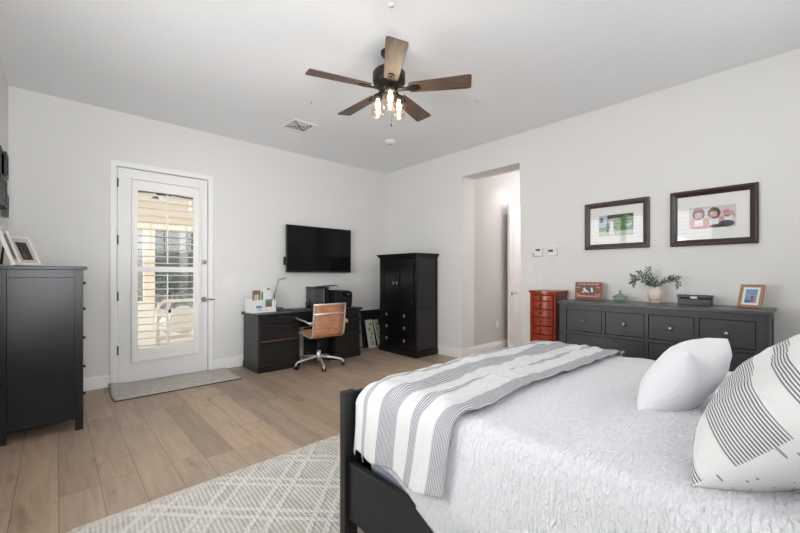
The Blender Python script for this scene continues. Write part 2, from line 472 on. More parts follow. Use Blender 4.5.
# hallway beyond the opening
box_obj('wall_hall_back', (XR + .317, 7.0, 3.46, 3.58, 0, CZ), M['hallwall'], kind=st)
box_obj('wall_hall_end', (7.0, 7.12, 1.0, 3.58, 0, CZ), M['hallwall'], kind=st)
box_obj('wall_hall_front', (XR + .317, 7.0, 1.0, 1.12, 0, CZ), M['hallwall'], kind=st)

def baseboard(name, axis, face, sgn, s0, s1, mat=M['trim'] if False else None, h=0.135):
    """profiled baseboard standing proud of a wall face"""
    t = 0.016
    prof = [(0, 0), (t, 0), (t, h - .05), (t - .004, h - .046), (t - .004, h - .022), (t - .009, h - .016), (t - .011, h), (0, h)]
    bm = BM()
    pts = [(face + sgn * p, z) for p, z in prof]
    if axis == 'y':      # runs along x on a y = face wall
        prism(bm, pts, 'x', s0, s1)
    else:                # runs along y on an x = face wall
        prism(bm, pts, 'y', s0, s1)
    return obj(name, bm, M['trim'], kind=st)
baseboard('baseboard_back_left', 'y', YB, -1, XL, .432)
baseboard('baseboard_back', 'y', YB, -1, 1.488, XR)
baseboard('baseboard_left', 'x', XL, 1, YF, YB)
baseboard('baseboard_right', 'x', XR, -1, OY1 - .004, YB)
baseboard('baseboard_right_front', 'x', XR, -1, YF, OY0 + .004)
baseboard('baseboard_front', 'y', YF, 1, XL, XR)
baseboard('baseboard_opening', 'y', OY1, -1, XR - .012, XR + .33)
baseboard('baseboard_hall', 'y', 3.46, -1, XR + .33, 7.0)
baseboard('baseboard_opening_near', 'y', OY0, 1, XR - .012, XR + .33)

# left wall window with plantation shutters (lights the room from beside the camera)
def shutter_louvers(bm, axis, c, s0, s1, z0, z1, pitch, depth, thick=.010, tilt=0.0):
    n = max(1, int(round((z1 - z0) / pitch)))
    for i in range(n):
        z = z0 + (i + .5) * (z1 - z0) / n
        prof = []
        for k in range(10):
            a = 2 * pi * k / 10
            p, q = depth / 2 * cos(a), thick / 2 * sin(a)
            prof.append((c + p * cos(tilt) - q * sin(tilt), z + p * sin(tilt) + q * cos(tilt)))
        prism(bm, prof, 'y' if axis == 'x' else 'x', s0, s1)
bm = BM()
y0, y1, z0, z1 = WL
xx0, xx1 = XL - .10, XL + .012
npan = 3; wpan = (y1 - y0) / npan
for k in range(npan):
    a, b2 = y0 + k * wpan, y0 + (k + 1) * wpan
    bx(bm, xx0 + .04, xx1, a, a + .05, z0, z1); bx(bm, xx0 + .04, xx1, b2 - .05, b2, z0, z1)
    bx(bm, xx0 + .04, xx1, a + .05, b2 - .05, z0, z0 + .09); bx(bm, xx0 + .04, xx1, a + .05, b2 - .05, z1 - .09, z1)
w1 = obj('window_1', bm, M['shutter'], kind=st)
bm = BM()
for k in range(npan):
    a, b2 = y0 + k * wpan, y0 + (k + 1) * wpan
    shutter_louvers(bm, 'x', XL - .03, a + .05, b2 - .05, z0 + .09, z1 - .09, .08, .085)
obj('louvers', bm, M['shutter'], w1)
for nm, (x0, x1, z0, z1), mull in (('added_window_2', FILL_W1, 1), ('added_window_3', FILL_W2, 3)):  # frames around the added fill openings, out of view
    bm = BM()
    ya, yb = YF - .12, YF - .06
    bx(bm, x0, x0 + .05, ya, yb, z0, z1); bx(bm, x1 - .05, x1, ya, yb, z0, z1)
    bx(bm, x0 + .05, x1 - .05, ya, yb, z0, z0 + .05); bx(bm, x0 + .05, x1 - .05, ya, yb, z1 - .05, z1)
    for k in range(1, mull):
        c = x0 + (x1 - x0) * k / mull; bx(bm, c - .025, c + .025, ya, yb, z0 + .05, z1 - .05)
    obj(nm, bm, M['trim'], kind=st)

# ------------------------------------------------------------------ PATIO DOOR (door_1)
bm = BM()
cy0, cy1 = YB - .018, YB + .0
prism(bm, [(.434, 0), (.494, 0), (.494, 2.424), (1.426, 2.424), (1.426, 0), (1.486, 0), (1.486, 2.484), (.434, 2.484)], 'y', YB - .018, YB)
obj('trim_1', bm, M['trim'], bevel=.005, kind=st)
door = thing('door_1', 'white patio door with a plantation shutter over its glass, in the back wall', 'door', (0, 0, 0)); door['kind'] = st
LX0, LX1, LZ = .502, 1.419, 2.415
GX0, GX1, GZ0, GZ1 = .66, 1.275, .34, 2.22
bm = BM()
def ring_rect(bm, X0, X1, Z0, Z1, x0, x1, z0, z1, ya, yb):
    bx(bm, X0, x0, ya, yb, Z0, Z1); bx(bm, x1, X1, ya, yb, Z0, Z1)
    bx(bm, x0, x1, ya, yb, Z0, z0); bx(bm, x0, x1, ya, yb, z1, Z1)
ring_rect(bm, LX0, LX1, .012, LZ, GX0, GX1, GZ0, GZ1, YB + .005, YB + .05)
obj('door_leaf', bm, M['door'], door, bevel=.002)
box_obj('glass_pane', (GX0, GX1, YB + .03, YB + .036, GZ0, GZ1), M['pane'], door)
sx0, sx1, sz0, sz1 = .624, 1.332, .235, 2.315
ix0, ix1 = .683, 1.255
mid0, mid1 = 1.255, 1.318
bot, top = .375, 2.185
bm = BM()
ring_rect(bm, sx0, sx1, sz0, sz1, sx0 + .018, sx1 - .018, sz0 + .018, sz1 - .018, YB - .04, YB + .005)
obj('shutter_frame', bm, M['shutter'], door, bevel=.003)
bm = BM()
ring_rect(bm, sx0 + .02, sx1 - .02, sz0 + .02, sz1 - .02, ix0, ix1, bot, top, YB - .03, YB + .0)
bx(bm, ix0, ix1, YB - .03, YB, mid0, mid1)
sp_ = obj('shutter_panel', bm, M['shutter'], door, bevel=.003)
for a, b2, tl in ((bot, mid0, R(-4)), (mid1, top, R(4))):
    bm = BM(); shutter_louvers(bm, 'y', YB - .018, ix0, ix1, a, b2, .079, .064, .013, tl)
    # louvers of the patio door run along x: profile lies in (y, z)
    obj('louvers', bm, M['shutter'], door)
    bm = BM(); c = (ix0 + ix1) / 2
    bx(bm, c - .007, c + .007, YB - .066, YB - .052, a + .03, b2 - .02)
    obj('tilt_rod', bm, M['shutter'], door, bevel=.003)
for z in (.385, .985, 1.61, 2.245):
    bm = BM(); cyl(bm, (.497, YB - .006, z - .05), (.497, YB - .006, z + .05), .007); bx(bm, .494, .512, YB + .0, YB + .006, z - .05, z + .05)
    obj('hinge', bm, M['grey'], door)
bm = BM(); lathe(bm, [(.001, YB + .006), (.028, YB + .006), (.028, YB - .012), (.022, YB - .02), (.001, YB - .022)], (1.378, 0, 1.385), 20, axis='y')
obj('deadbolt', bm, M['pewter'], door)
bm = BM(); lathe(bm, [(.001, YB + .006), (.03, YB + .006), (.03, YB - .012), (.012, YB - .02), (.012, YB - .05), (.001, YB - .05)], (1.378, 0, .915), 20, axis='y')
tube(bm, [(1.378, YB - .048, .915), (1.42, YB - .05, .915), (1.49, YB - .045, .91)], [.011, .010, .008], 10)
obj('lever_handle', bm, M['pewter'], door)
box_obj('threshold', (DX0, DX1, YB + .0, YB + .16, 0, .012), M['greylight'], kind=st)

# door mat
mt = BM()
nx, ny = 40, 20
def mat_h(x, y):
    c = max(0, 1 - math.hypot(x - .43, y - 5.12) / .28)
    return .012 + .03 * c * c + .006 * max(0, 1 - abs(y - 5.14) / .06)
gridv = [[None] * (ny + 1) for _ in range(nx + 1)]
bot_v = [[None] * (ny + 1) for _ in range(nx + 1)]
for i in range(nx + 1):
    for j in range(ny + 1):
        x = .415 + (1.615 - .415) * i / nx; y = 4.515 + (5.135 - 4.515) * j / ny
        x += .008 * sin(y * 9); h = mat_h(x, y)
        gridv[i][j] = mt.verts.new((x, y, h)); bot_v[i][j] = mt.verts.new((x, y, h - .0115))
for i in range(nx):
    for j in range(ny):
        f = mt.faces.new((gridv[i][j], gridv[i + 1][j], gridv[i + 1][j + 1], gridv[i][j + 1])); f.smooth = True
        edge = i in (0, nx - 1) and False
        f = mt.faces.new((bot_v[i][j], bot_v[i][j + 1], bot_v[i + 1][j + 1], bot_v[i + 1][j])); f.material_index = 1
for i in range(nx):
    for j in (0, ny):
        f = mt.faces.new((gridv[i][j], gridv[i + 1][j], bot_v[i + 1][j], bot_v[i][j])); f.material_index = 1
for j in range(ny):
    for i in (0, nx):
        f = mt.faces.new((gridv[i][j], gridv[i][j + 1], bot_v[i][j + 1], bot_v[i][j])); f.material_index = 1
tag(obj('door_mat', mt, [M['mat'], M['matbrown']]), 'small grey door mat lying in front of the white patio door', 'mat')

# ------------------------------------------------------------------ PATIO beyond the door
box_obj('patio_slab', (-8, 12, YB + .16, 18, -.14, -.03), M['slab'], kind=st)
box_obj('patio_ceiling', (-3, 6, YB + .16, 12.0, 2.72, 2.84), M['porchceil'], kind=st)
box_obj('patio_beam', (-3, 6, 11.75, 12.0, 2.42, 2.72), M['porchceil'], kind=st)
tag(box_obj('porch_post', (1.70, 1.94, 11.75, 11.99, -.03, 2.42), M['porchceil'], bevel=.01), 'cream porch post seen through the patio door glass', 'post')
fw = thing('neighbouring_house', 'grey house wall with dark windows beyond the porch, seen through the door shutter', 'house', (0, 15.5, -.03)); 
box_obj('wall', (-6, 12, 0, .3, 0, 4.2), M['farwall'], fw)
for x0, x1 in ((.4, 1.5), (2.5, 3.3), (3.6, 4.6)):
    b_ = box_obj('window', (x0, x1, -.05, .02, .6, 2.9), M['farglass'], fw)
def shrub(x, y, r, h, label):
    bm = BM()
    rnd = random.Random(int(x * 100))
    for k in range(420):
        a, b2 = rnd.uniform(0, 2 * pi), rnd.uniform(0, pi / 2)
        rr = r * rnd.uniform(.75, 1.05)
        c = Vector((rr * cos(a) * cos(b2), rr * sin(a) * cos(b2), h * (.15 + .85 * sin(b2)) * rnd.uniform(.8, 1)))
        d1 = Vector((rnd.uniform(-1, 1), rnd.uniform(-1, 1), rnd.uniform(-1, 1))).normalized() * .09
        d2 = d1.orthogonal().normalized() * .04
        bm.faces.new([bm.verts.new(c + d1), bm.verts.new(c + d2), bm.verts.new(c - d1), bm.verts.new(c - d2)])
    t = thing('shrub', label, 'shrub', (x, y, -.03), 0, 'shrubs beyond the porch')
    obj('foliage', bm, M['foliage'], t)
    bm = BM(); tube(bm, [(0, 0, 0), (0, 0, h * .7)], [.05, .02], 8); obj('stem', bm, M['bronze'], t)
shrub(2.75, 14.2, .75, 1.5, 'dark green shrub before the grey house, right in the door glass')
shrub(1.35, 14.4, .6, 1.2, 'dark green shrub before the grey house, behind the porch post')

# cream low garden wall
box_obj('garden_wall', (-.6, 1.62, 10.0, 10.25, -.03, .62), M['cream'], kind=st)

def patio_chair(loc, rz, label):
    t = thing('patio_chair', label, 'chair', loc, rz, 'cream metal patio chairs')
    wch, hch = .82, .78
    bm = BM()
    pts = []
    for x, z in ((-wch / 2, .02), (-wch / 2, hch - .12), (-wch / 2 + .03, hch - .04), (-wch / 2 + .12, hch), (wch / 2 - .12, hch), (wch / 2 - .03, hch - .04), (wch / 2, hch - .12), (wch / 2, .02)):
        pts.append((x, 0, z))
    tube(bm, pts, .03, 8); tube(bm, [(-wch / 2, 0, .12), (wch / 2, 0, .12)], .025, 8)
    obj('back_frame', bm, M['cream'], t)
    bm = BM()
    # medallion: disc with four curved straps
    prism(bm, [(.22 * cos(k * pi / 12), .43 + .26 * sin(k * pi / 12)) for k in range(24)], 'y', -.02, .02)
    for sx in (-1, 1):
        for sz in (-1, 1):
            arc = []
            for k in range(7):
                q = k / 6
                arc.append((sx * (.40 - .17 * sin(q * pi / 2)), 0, .43 + sz * (.05 + .27 * q)))
            tube(bm, arc, .03, 6)
    obj('back_medallion', bm, M['cream'], t)
    box_obj('seat', (-wch / 2, wch / 2, -.55, -.02, .30, .36), M['cream'], t, .015)
    for sx in (-1, 1):
        bm = BM(); x = sx * (wch / 2)
        tube(bm, [(x, 0, .55), (x, -.25, .56), (x, -.5, .54), (x, -.55, .45), (x, -.55, 0)], .025, 8)
        obj('arm_rest', bm, M['cream'], t)
    return t
patio_chair((1.72, 7.75, -.03), R(6), 'cream metal patio chair with a round back medallion, right of the tilt rod')
patio_chair((.62, 7.3, -.03), R(-50), 'cream metal patio chair, turned sideways at the left of the door glass')

pf = thing('porch_fan', 'dark ceiling fan with a light hanging under the cream porch ceiling outside', 'fan', (1.33, 7.3, 2.72))
bm = BM(); lathe(bm, [(.001, 0), (.07, 0), (.05, -.05), (.015, -.06), (.015, -.1), (.1, -.11), (.11, -.17), (.05, -.19), (.001, -.19)], seg=20)
obj('motor', bm, M['bronze'], pf)
bm = BM(); lathe(bm, [(.001, -.26), (.06, -.245), (.085, -.19), (.001, -.19)], seg=20)
obj('lamp_shade', bm, M['white'], pf)
for k in range(5):
    a = R(20 + 72 * k); bm = BM()
    bx(bm, .1, .6, -.06, .06, -.146, -.138)
    xform(bm, bm.verts, Matrix.Rotation(a, 4, 'Z'))
    obj('blade', bm, M['bronze'], pf)

# ------------------------------------------------------------------ WALL AND CEILING FITTINGS
def switch_plate(name, label, wall, u0, u1, z0, z1, n, group=None):
    t = None
    if wall == 'back':
        t = thing(name, label, 'light switch', ((u0 + u1) / 2, YB, (z0 + z1) / 2), 0)
    else:
        t = thing(name, label, 'light switch', (XR, (u0 + u1) / 2, (z0 + z1) / 2), R(-90))
    w, h = abs(u1 - u0), z1 - z0
    box_obj('plate', (-w / 2, w / 2, -.006, 0, -h / 2, h / 2), M['white'], t, .002)
    for k in range(n):
        c = -w / 2 + w * (k + .5) / n
        box_obj('rocker', (c - .017, c + .017, -.011, -.006, -.033, .033), M['white'], t, .002)
    return t
switch_plate('light_switch', 'white triple switch plate on the back wall right of the patio door', 'back', 1.60, 1.765, 1.085, 1.205, 3)
switch_plate('light_switch', 'small white single switch plate under the alarm keypad', 'right', 2.31, 2.39, 1.26, 1.375, 1)
switch_plate('light_switch', 'wide white switch plate just above the red jewellery cabinet', 'right', 2.21, 2.385, 1.075, 1.195, 3)
t = thing('alarm_keypad', 'white alarm keypad with small dark display on the wall right of the opening', 'keypad', (XR, 2.268, 1.503), R(-90))
box_obj('case', (-.068, .068, -.025, 0, -.056, .056), M['white'], t, .006)
box_obj('display', (-.012, .045, -.027, -.025, .012, .034), M['grey'], t)
box_obj('flap', (-.064, -.018, -.029, -.025, -.05, .045), M['white'], t, .003)
box_obj('logo_mark', (-.055, -.03, -.031, -.029, -.035, -.022), plain('red_mark', srgb(150, 80, 78), .5), t)
t = thing('thermostat', 'white thermostat with small dark screen, right of the alarm keypad', 'thermostat', (XR, 2.075, 1.50), R(-90))
box_obj('case', (-.062, .062, -.025, 0, -.05, .05), M['white'], t, .006)
box_obj('display', (-.045, .012, -.027, -.025, -.005, .024), M['grey'], t)
t = thing('wall_outlet', 'white outlet plate low on the hallway wall', 'outlet', (5.31, 3.46, .42))
box_obj('plate', (-.035, .035, -.006, 0, -.057, .057), M['white'], t, .002)
for z in (-.022, .022): box_obj('socket', (-.016, .016, -.009, -.006, z - .014, z + .014), M['white'], t, .002)

t = thing('air_vent', 'white square ceiling vent with dark slots near the back wall', 'vent', (2.18, 4.19, CZ), 0)
bm = BM(); ring_rect
for (a, b2, c, d) in ((-.165, .165, -.165, -.135), (-.165, .165, .135, .165), (-.165, -.135, -.135, .135), (.135, .165, -.135, .135)):
    bx(bm, a, b2, c, d, -.012, 0)
obj('frame', bm, M['white'], t, .003)
box_obj('duct', (-.135, .135, -.135, .135, -.002, 0), M['grey'], t)
bm = BM()
for q in range(4):
    for k in range(4):
        o_ = .025 + k * .030
        vs = bx(bm, -o_, o_, -.0, .018, -.010, -.006)
        mt_ = Matrix.Rotation(q * pi / 2, 4, 'Z') @ Matrix.Translation((0, o_ - .0, 0)) @ Matrix.Rotation(R(35), 4, 'X')
        for v in vs: v.co = mt_ @ (v.co + Vector((0, 0, .0)))
for v in bm.verts: v.co.z = min(v.co.z, -.003)
obj('louvers', bm, M['white'], t)
t = thing('smoke_detector', 'round white smoke detector on the ceiling behind the fan', 'smoke detector', (3.33, 3.84, CZ))
bm = BM(); lathe(bm, [(.001, 0), (.07, 0), (.07, -.02), (.055, -.04), (.001, -.042)], seg=28); obj('case', bm, M['cream'] if False else M['white'], t)
bm = BM(); lathe(bm, [(.001, -.042), (.022, -.042), (.02, -.05), (.001, -.05)], seg=16); obj('grille', bm, M['greylight'], t)
t = thing('recessed_light', 'small round white recessed cover on the ceiling nearest the camera', 'ceiling light', (1.653, 1.895, CZ))
bm = BM(); lathe(bm, [(.001, 0), (.022, 0), (.020, -.006), (.001, -.007)], seg=24); obj('cover', bm, M['white'], t)
t = thing('ceiling_sensor', 'flat white disc on the ceiling right of the fan', 'ceiling sensor', (3.236, 2.336, CZ))
bm = BM(); lathe(bm, [(.001, 0), (.035, 0), (.033, -.004), (.001, -.005)], seg=24); obj('cover', bm, M['white'], t)
t = thing('ceiling_hook', 'tiny dark hook in the ceiling left of the fan', 'hook', (1.956, 3.507, CZ))
bm = BM(); tube(bm, [(0, 0, 0), (0, 0, -.02), (.008, 0, -.03), (.012, 0, -.022)], .003, 6); obj('hook', bm, M['pewter'], t)

# ------------------------------------------------------------------ CEILING FAN
fan = thing('ceiling_fan', 'dark ceiling fan with five weathered wood blades and three jar lamps', 'ceiling fan', (1.993, 2.31, CZ))
bm = BM(); lathe(bm, [(.001, 0), (.068, 0), (.066, -.02), (.035, -.06), (.001, -.062)], seg=28); obj('canopy', bm, M['bronze'], fan)
bm = BM(); cyl(bm, (0, 0, -.05), (0, 0, -.18), .013); obj('downrod', bm, M['bronze'], fan)
bm = BM(); lathe(bm, [(.001, -.14), (.05, -.142), (.115, -.155), (.132, -.175), (.132, -.245), (.118, -.272), (.075, -.285), (.07, -.30), (.001, -.302)], seg=36); obj('motor', bm, M['bronze'], fan)
bm = BM(); lathe(bm, [(.001, -.302), (.075, -.302), (.08, -.312), (.052, -.32), (.05, -.345), (.04, -.36), (.001, -.362)], seg=28); obj('light_kit', bm, M['bronze'], fan)
for k in range(5):
    a = R(18 + 72 * k)
    rot = Matrix.Rotation(a, 4, 'Z')
    bm = BM()
    out = [(.165, -.052), (.20, -.058), (.64, -.077), (.655, -.072), (.66, -.06), (.655, .06), (.648, .072), (.63, .077), (.20, .058), (.165, .052)]
    prism(bm, out, 'z', -.004, .004)
    tilt = Matrix.Translation((0, 0, -.302)) @ Matrix.Rotation(R(-12), 4, 'X')
    o = obj('blade', bm, M['fanwood'], fan, .002)
    o.matrix_local = rot @ tilt
    bm = BM()
    prism(bm, [(.07, -.02), (.14, -.018), (.2, -.03), (.245, -.022), (.255, 0), (.245, .022), (.2, .03), (.14, .018), (.07, .02)], 'z', -.0125, -.0045)
    ball(bm, (.225, 0, -.012), .012, sz=.5)
    o = obj('blade_iron', bm, M['bronze'], fan); o.matrix_local = rot @ tilt
for k in range(3):
    a = R(-125 + 120 * k)
    c = Vector((.100 * cos(a), .100 * sin(a), 0))
    bm = BM(); tube(bm, [(.04 * cos(a), .04 * sin(a), -.325), (.085 * cos(a), .085 * sin(a), -.315), (c.x, c.y, -.335)], .012, 10)
    lathe(bm, [(.001, -.325), (.030, -.328), (.040, -.345), (.040, -.358), (.001, -.358)], (c.x, c.y, 0), 20)
    h_ = obj('lamp_socket', bm, M['bronze'], fan)
    bm = BM(); prof = [(.042, -.358), (.042, -.372), (.054, -.388), (.055, -.40), (.053, -.485), (.046, -.498)]
    rings = []
    for r_, z_ in prof: rings.append([bm.verts.new((c.x + r_ * cos(2 * pi * q / 24), c.y + r_ * sin(2 * pi * q / 24), z_)) for q in range(24)])
    for A, B in zip(rings, rings[1:]):
        for q in range(24):
            f = bm.faces.new((A[q], A[(q + 1) % 24], B[(q + 1) % 24], B[q])); f.smooth = True
    sh = obj('lamp_shade', bm, M['jarglass'], fan)
    bm = BM(); tube(bm, [(c.x + .051 * cos(2 * pi * q / 24), c.y + .051 * sin(2 * pi * q / 24), -.496) for q in range(25)], .004, 6, caps=False)
    obj('shade_rim', bm, M['jarglass'], sh)
    bm = BM(); lathe(bm, [(.001, -.36), (.012, -.362), (.013, -.38), (.020, -.41), (.018, -.435), (.008, -.45), (.001, -.452)], (c.x, c.y, 0), 16)
    obj('bulb', bm, M['bulb'], sh)
    ld = bpy.data.lights.new('fan_lamp', 'POINT'); ld.energy = 1.3; ld.color = (1, .89, .76); ld.shadow_soft_size = .03
    lo = bpy.data.objects.new('fan_lamp', ld); COL.objects.link(lo); lo.parent = fan; lo.location = (c.x, c.y, -.53)
bm = BM(); tube(bm, [(.03, 0, -.36), (.03, 0, -.575)], .0012, 6); ball(bm, (.03, 0, -.58), .011, sz=1.2); obj('pull_chain', bm, M['bronze'], fan)

# ------------------------------------------------------------------ TALL DRESSER (left)
td = thing('tall_dresser', 'tall black six-drawer dresser standing against the left wall', 'dresser', (-.085, 4.44, 0))
# local: x in [-.235,.245] front +x ; y +-.54
TX0, TX1, TY = -.228, .245, .54
box_obj('top', (TX0 - .005, TX1 + .024, -TY - .012, TY + .012, 1.265, 1.29), M['tallwood'], td, .003)
for sy in (-1, 1):
    bm = BM(); ys = sorted((sy * TY, sy * (TY - .018)))
    yi = sorted((sy * (TY - .006), sy * (TY - .016)))
    bx(bm, TX0, TX0 + .05, ys[0], ys[1], .0, 1.265); bx(bm, TX1 - .05, TX1, ys[0], ys[1], .0, 1.265)
    bx(bm, TX0 + .05, TX1 - .05, ys[0], ys[1], .10, .155); bx(bm, TX0 + .05, TX1 - .05, ys[0], ys[1], 1.205, 1.265)
    bx(bm, TX0 + .05, TX1 - .05, yi[0], yi[1], .155, 1.205)
    obj('side_panel', bm, M['tallwood'], td, .0015)
box_obj('back_panel', (TX0, TX0 + .006, -TY + .018, TY - .018, .1, 1.265), M['tallwood'], td)
bm = BM()
rows = [(1.06, 1.25), (.82, 1.05), (.57, .81), (.33, .56), (.11, .32)]
for z in (1.055, .815, .565, .325, .10): bx(bm, TX0 + .02, TX1 - .002, -TY + .018, TY - .018, z - .012, z)
obj('front_frame', bm, M['tallwood'], td)
for ri, (a, b2) in enumerate(rows):
    segs = [(-TY + .022, -.004), (.004, TY - .022)] if ri == 0 else [(-TY + .022, TY - .022)]
    for s0, s1 in segs:
        d = box_obj('drawer', (TX1 - .025, TX1 - .004, s0, s1, a, b2 - .012), M['tallwood'], td, .002)
        ks = [(s0 + s1) / 2] if ri == 0 else [-.25, .25]
        for ky in ks:
            bm = BM(); lathe(bm, [(.001, TX1 - .004), (.007, TX1 - .004), (.006, TX1 + .010), (.014, TX1 + .018), (.012, TX1 + .026), (.001, TX1 + .028)], (0, ky, (a + b2) / 2), 14, axis='x')
            obj('knob', bm, M['dark'], d)

def leaning_frame(name, label, w, h, t, border, mats, M4, group=None, matw=.03, photo=None, stand=True):
    """frame whose face is +y->viewer side is -y, bottom at z = 0"""
    root = thing(name, label, 'picture frame', (0, 0, 0), 0, group); root.matrix_world = M4
    bm = BM(); ring_rect(bm, -w / 2, w / 2, 0, h, -w / 2 + border, w / 2 - border, border, h - border, -t, 0)
    obj('frame', bm, mats[0], root, .002)
    box_obj('mount', (-w / 2 + border, w / 2 - border, -t * .6, -t * .3, border, h - border), mats[1], root)
    if photo: photo(root, w, h, t, border, matw)
    if stand:
        bm = BM(); prism(bm, [(-.02, h * .65), (.02, h * .65), (.03, .02), (-.03, .02)], 'y', 0, .004)
        o = obj('easel_back', bm, M['darkmatte'], root); o.matrix_local = Matrix.Translation((0, 0, h * .65)) @ Matrix.Rotation(R(22), 4, 'X') @ Matrix.Translation((0, 0, -h * .65))
    return root
def place(loc, yaw, lean):
    """face normal -y, yaw turns it, lean tips the top backwards (+y)"""
    return Matrix.Translation(loc) @ Matrix.Rotation(yaw, 4, 'Z') @ Matrix.Rotation(-lean, 4, 'X')
M['silverwood'] = plain('silver_frame', srgb(196, 190, 182), .4)
M['whitewood'] = plain('white_frame', srgb(228, 224, 218), .4)
def dark_photo(root, w, h, t, border, matw):
    m_ = .03
    box_obj('photo', (-w / 2 + border + m_, w / 2 - border - m_, -t * .62, -t * .6, border + m_, h - border - m_), M['dark'], root)
    bm = BM(); ball(bm, (-.015, -t * .64, h * .34), .014, sy=.03, sz=2.2)
    obj('figures', bm, plain('photo_skin', srgb(96, 74, 60), .6), root)
leaning_frame('picture_frame', 'white and silver photo frame standing right of another on the tall black dresser', .20, .26, .022, .022, (M['whitewood'], M['silverwood']),
              place((-.155, 4.25, 1.291), R(52), R(24)), photo=dark_photo)
leaning_frame('picture_frame', 'white photo frame at the left edge, leaning on the tall black dresser', .22, .30, .022, .024, (M['whitewood'], M['silverwood']),
              place((-.225, 4.03, 1.291), R(83), R(17)), photo=dark_photo)

# black collage of frames on the left wall
cf = thing('collage_frame', 'black collage of small photo frames on the left wall above the tall dresser', 'picture frame', (XL, 4.40, 1.96))
k = 0
for (y0_, z0_, w_, h_, d_) in ((-.28, .02, .24, .22, .03), (-.06, .05, .17, .20, .045), (.10, -.05, .16, .17, .02), (-.22, -.20, .22, .22, .045), (-.02, -.14, .18, .18, .028), (.06, -.25, .15, .19, .04)):
    bm = BM(); a, b2, c, e = y0_, y0_ + w_, z0_, z0_ + h_
    bx(bm, 0, d_, a, a + .02, c, e); bx(bm, 0, d_, b2 - .02, b2, c, e); bx(bm, 0, d_, a + .02, b2 - .02, c, c + .02); bx(bm, 0, d_, a + .02, b2 - .02, e - .02, e)
    bx(bm, 0, d_ * .5, a + .02, b2 - .02, c + .02, e - .02, 1)
    obj('small_frame', bm, [M['dark'], M['grey']], cf)

# ------------------------------------------------------------------ TV
tv = thing('television', 'flat black television mounted on the back wall above the desk', 'television', (2.985, 5.05, 1.60))
box_obj('cabinet', (-.555, .555, .0, .04, -.345, .345), M['dark'], tv, .004)
box_obj('screen', (-.547, .547, -.004, .0, -.315, .338), M['screen'], tv)
box_obj('lower_badge', (-.14, .14, -.006, 0, -.342, -.318), plain('tv_badge', srgb(44, 44, 46), .4), tv)
box_obj('wall_bracket', (-.2, .2, .04, .118, -.15, .15), M['darkmatte'], tv)
bm = BM(); bx(bm, -.59, -.555, .02, .035, -.24, -.12); obj('side_module', bm, M['dark'], tv, .003)

# ------------------------------------------------------------------ DESK
dk = thing('desk', 'black double pedestal desk under the television', 'desk', (2.625, 4.84, 0))
# local x -.775..+.775 ; y -.25 front .. .26
box_obj('desktop', (-.805, .79, -.272, .28, .70, .733), M['deskwood'], dk, .004)
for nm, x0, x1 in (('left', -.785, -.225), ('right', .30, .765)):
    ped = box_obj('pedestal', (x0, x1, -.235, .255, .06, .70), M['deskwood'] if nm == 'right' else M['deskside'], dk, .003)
    box_obj('plinth', (x0 - .008, x1 + .008, -.247, .262, 0, .085), M['deskwood'], dk, .006)
    for (a, b2) in ((.60, .685), (.405, .585), (.10, .385)):
        d = box_obj('drawer', (x0 + .02, x1 - .02, -.258, -.235, a, b2), M['deskwood'], dk, .004)
        bm = BM(); prism(bm, [(-.274, b2 - .028), (-.258, b2 - .034), (-.258, b2 + .002), (-.274, b2 + .002)], 'x', x0 + .02, x1 - .02)
        obj('pull_rail', bm, M['deskwood'], d, .002)
    if nm == 'left':
        box_obj('wood_inlay', (x0 + .022, x1 - .022, -.262, -.2575, .388, .396), wood('inlay_oak', srgb(128, 82, 52), srgb(150, 100, 64), .4), dk)
box_obj('back_rail', (-.225, .30, .235, .255, .45, .70), M['deskwood'], dk)
box_obj('centre_drawer', (-.225, .30, -.235, -.215, .61, .70), M['deskwood'], dk, .003)
# computer under the desk
pc = thing('computer_tower', 'black computer tower standing on the floor under the desk beside the right pedestal', 'computer', (2.825, 4.935, 0))
box_obj('case', (-.09, .09, -.2, .2, .012, .42), M['dark'], pc, .008)
for sx in (-.07, .07):
    for sy in (-.17, .17): box_obj('foot', (sx - .015, sx + .015, sy - .015, sy + .015, 0, .012), M['darkmatte'], pc)
for z in (.30, .36): box_obj('drive_button', (.03, .06, -.206, -.2, z, z + .015), M['chrome'], pc)

# things on the desk
TZ = .733
fo = thing('desk_organizer', 'white letter organizer with slots at the left end of the desk', 'organizer', (1.985, 4.87, TZ), R(6))
bm = BM()
bx(bm, -.17, .17, -.08, .09, 0, .008)
bx(bm, -.17, -.164, -.08, .09, .008, .19); bx(bm, .164, .17, -.08, .09, .008, .16)
bx(bm, -.003, .003, -.08, .09, .008, .15)
bx(bm, -.164, -.003, -.08, -.074, .008, .15)
bx(bm, .003, .164, -.08, -.074, .008, .04)
bx(bm, -.164, .164, .0, .006, .008, .16); bx(bm, -.164, .164, .084, .09, .008, .19)
obj('rack', bm, M['white'], fo)
def card(label, x0, x1, y, z0, z1, base, patches, name='card', grp='cards in the desk organizer'):
    t = thing(name, label, 'card', (1.985, 4.87, TZ), R(6), grp)
    box_obj('sheet', (x0, x1, y, y + .002, z0, z1), base, t)
    for i, (a, b2, c, e, col) in enumerate(patches):
        box_obj('print', (x0 + (x1 - x0) * a, x0 + (x1 - x0) * b2, y - .0012, y - .0002, z0 + (z1 - z0) * c, z0 + (z1 - z0) * e), col, t)
    return t
teal = plain('print_teal', srgb(58, 150, 128), .6); blue = plain('print_blue', srgb(96, 138, 190), .6, vary=.3)
brown = plain('print_brown', srgb(130, 104, 84), .6, vary=.3, scale=60); green = plain('print_green', srgb(120, 160, 90), .6, vary=.4, scale=60)
sand = plain('print_sand', srgb(205, 190, 172), .6, vary=.1); inkg = plain('print_grey', srgb(70, 70, 72), .6)
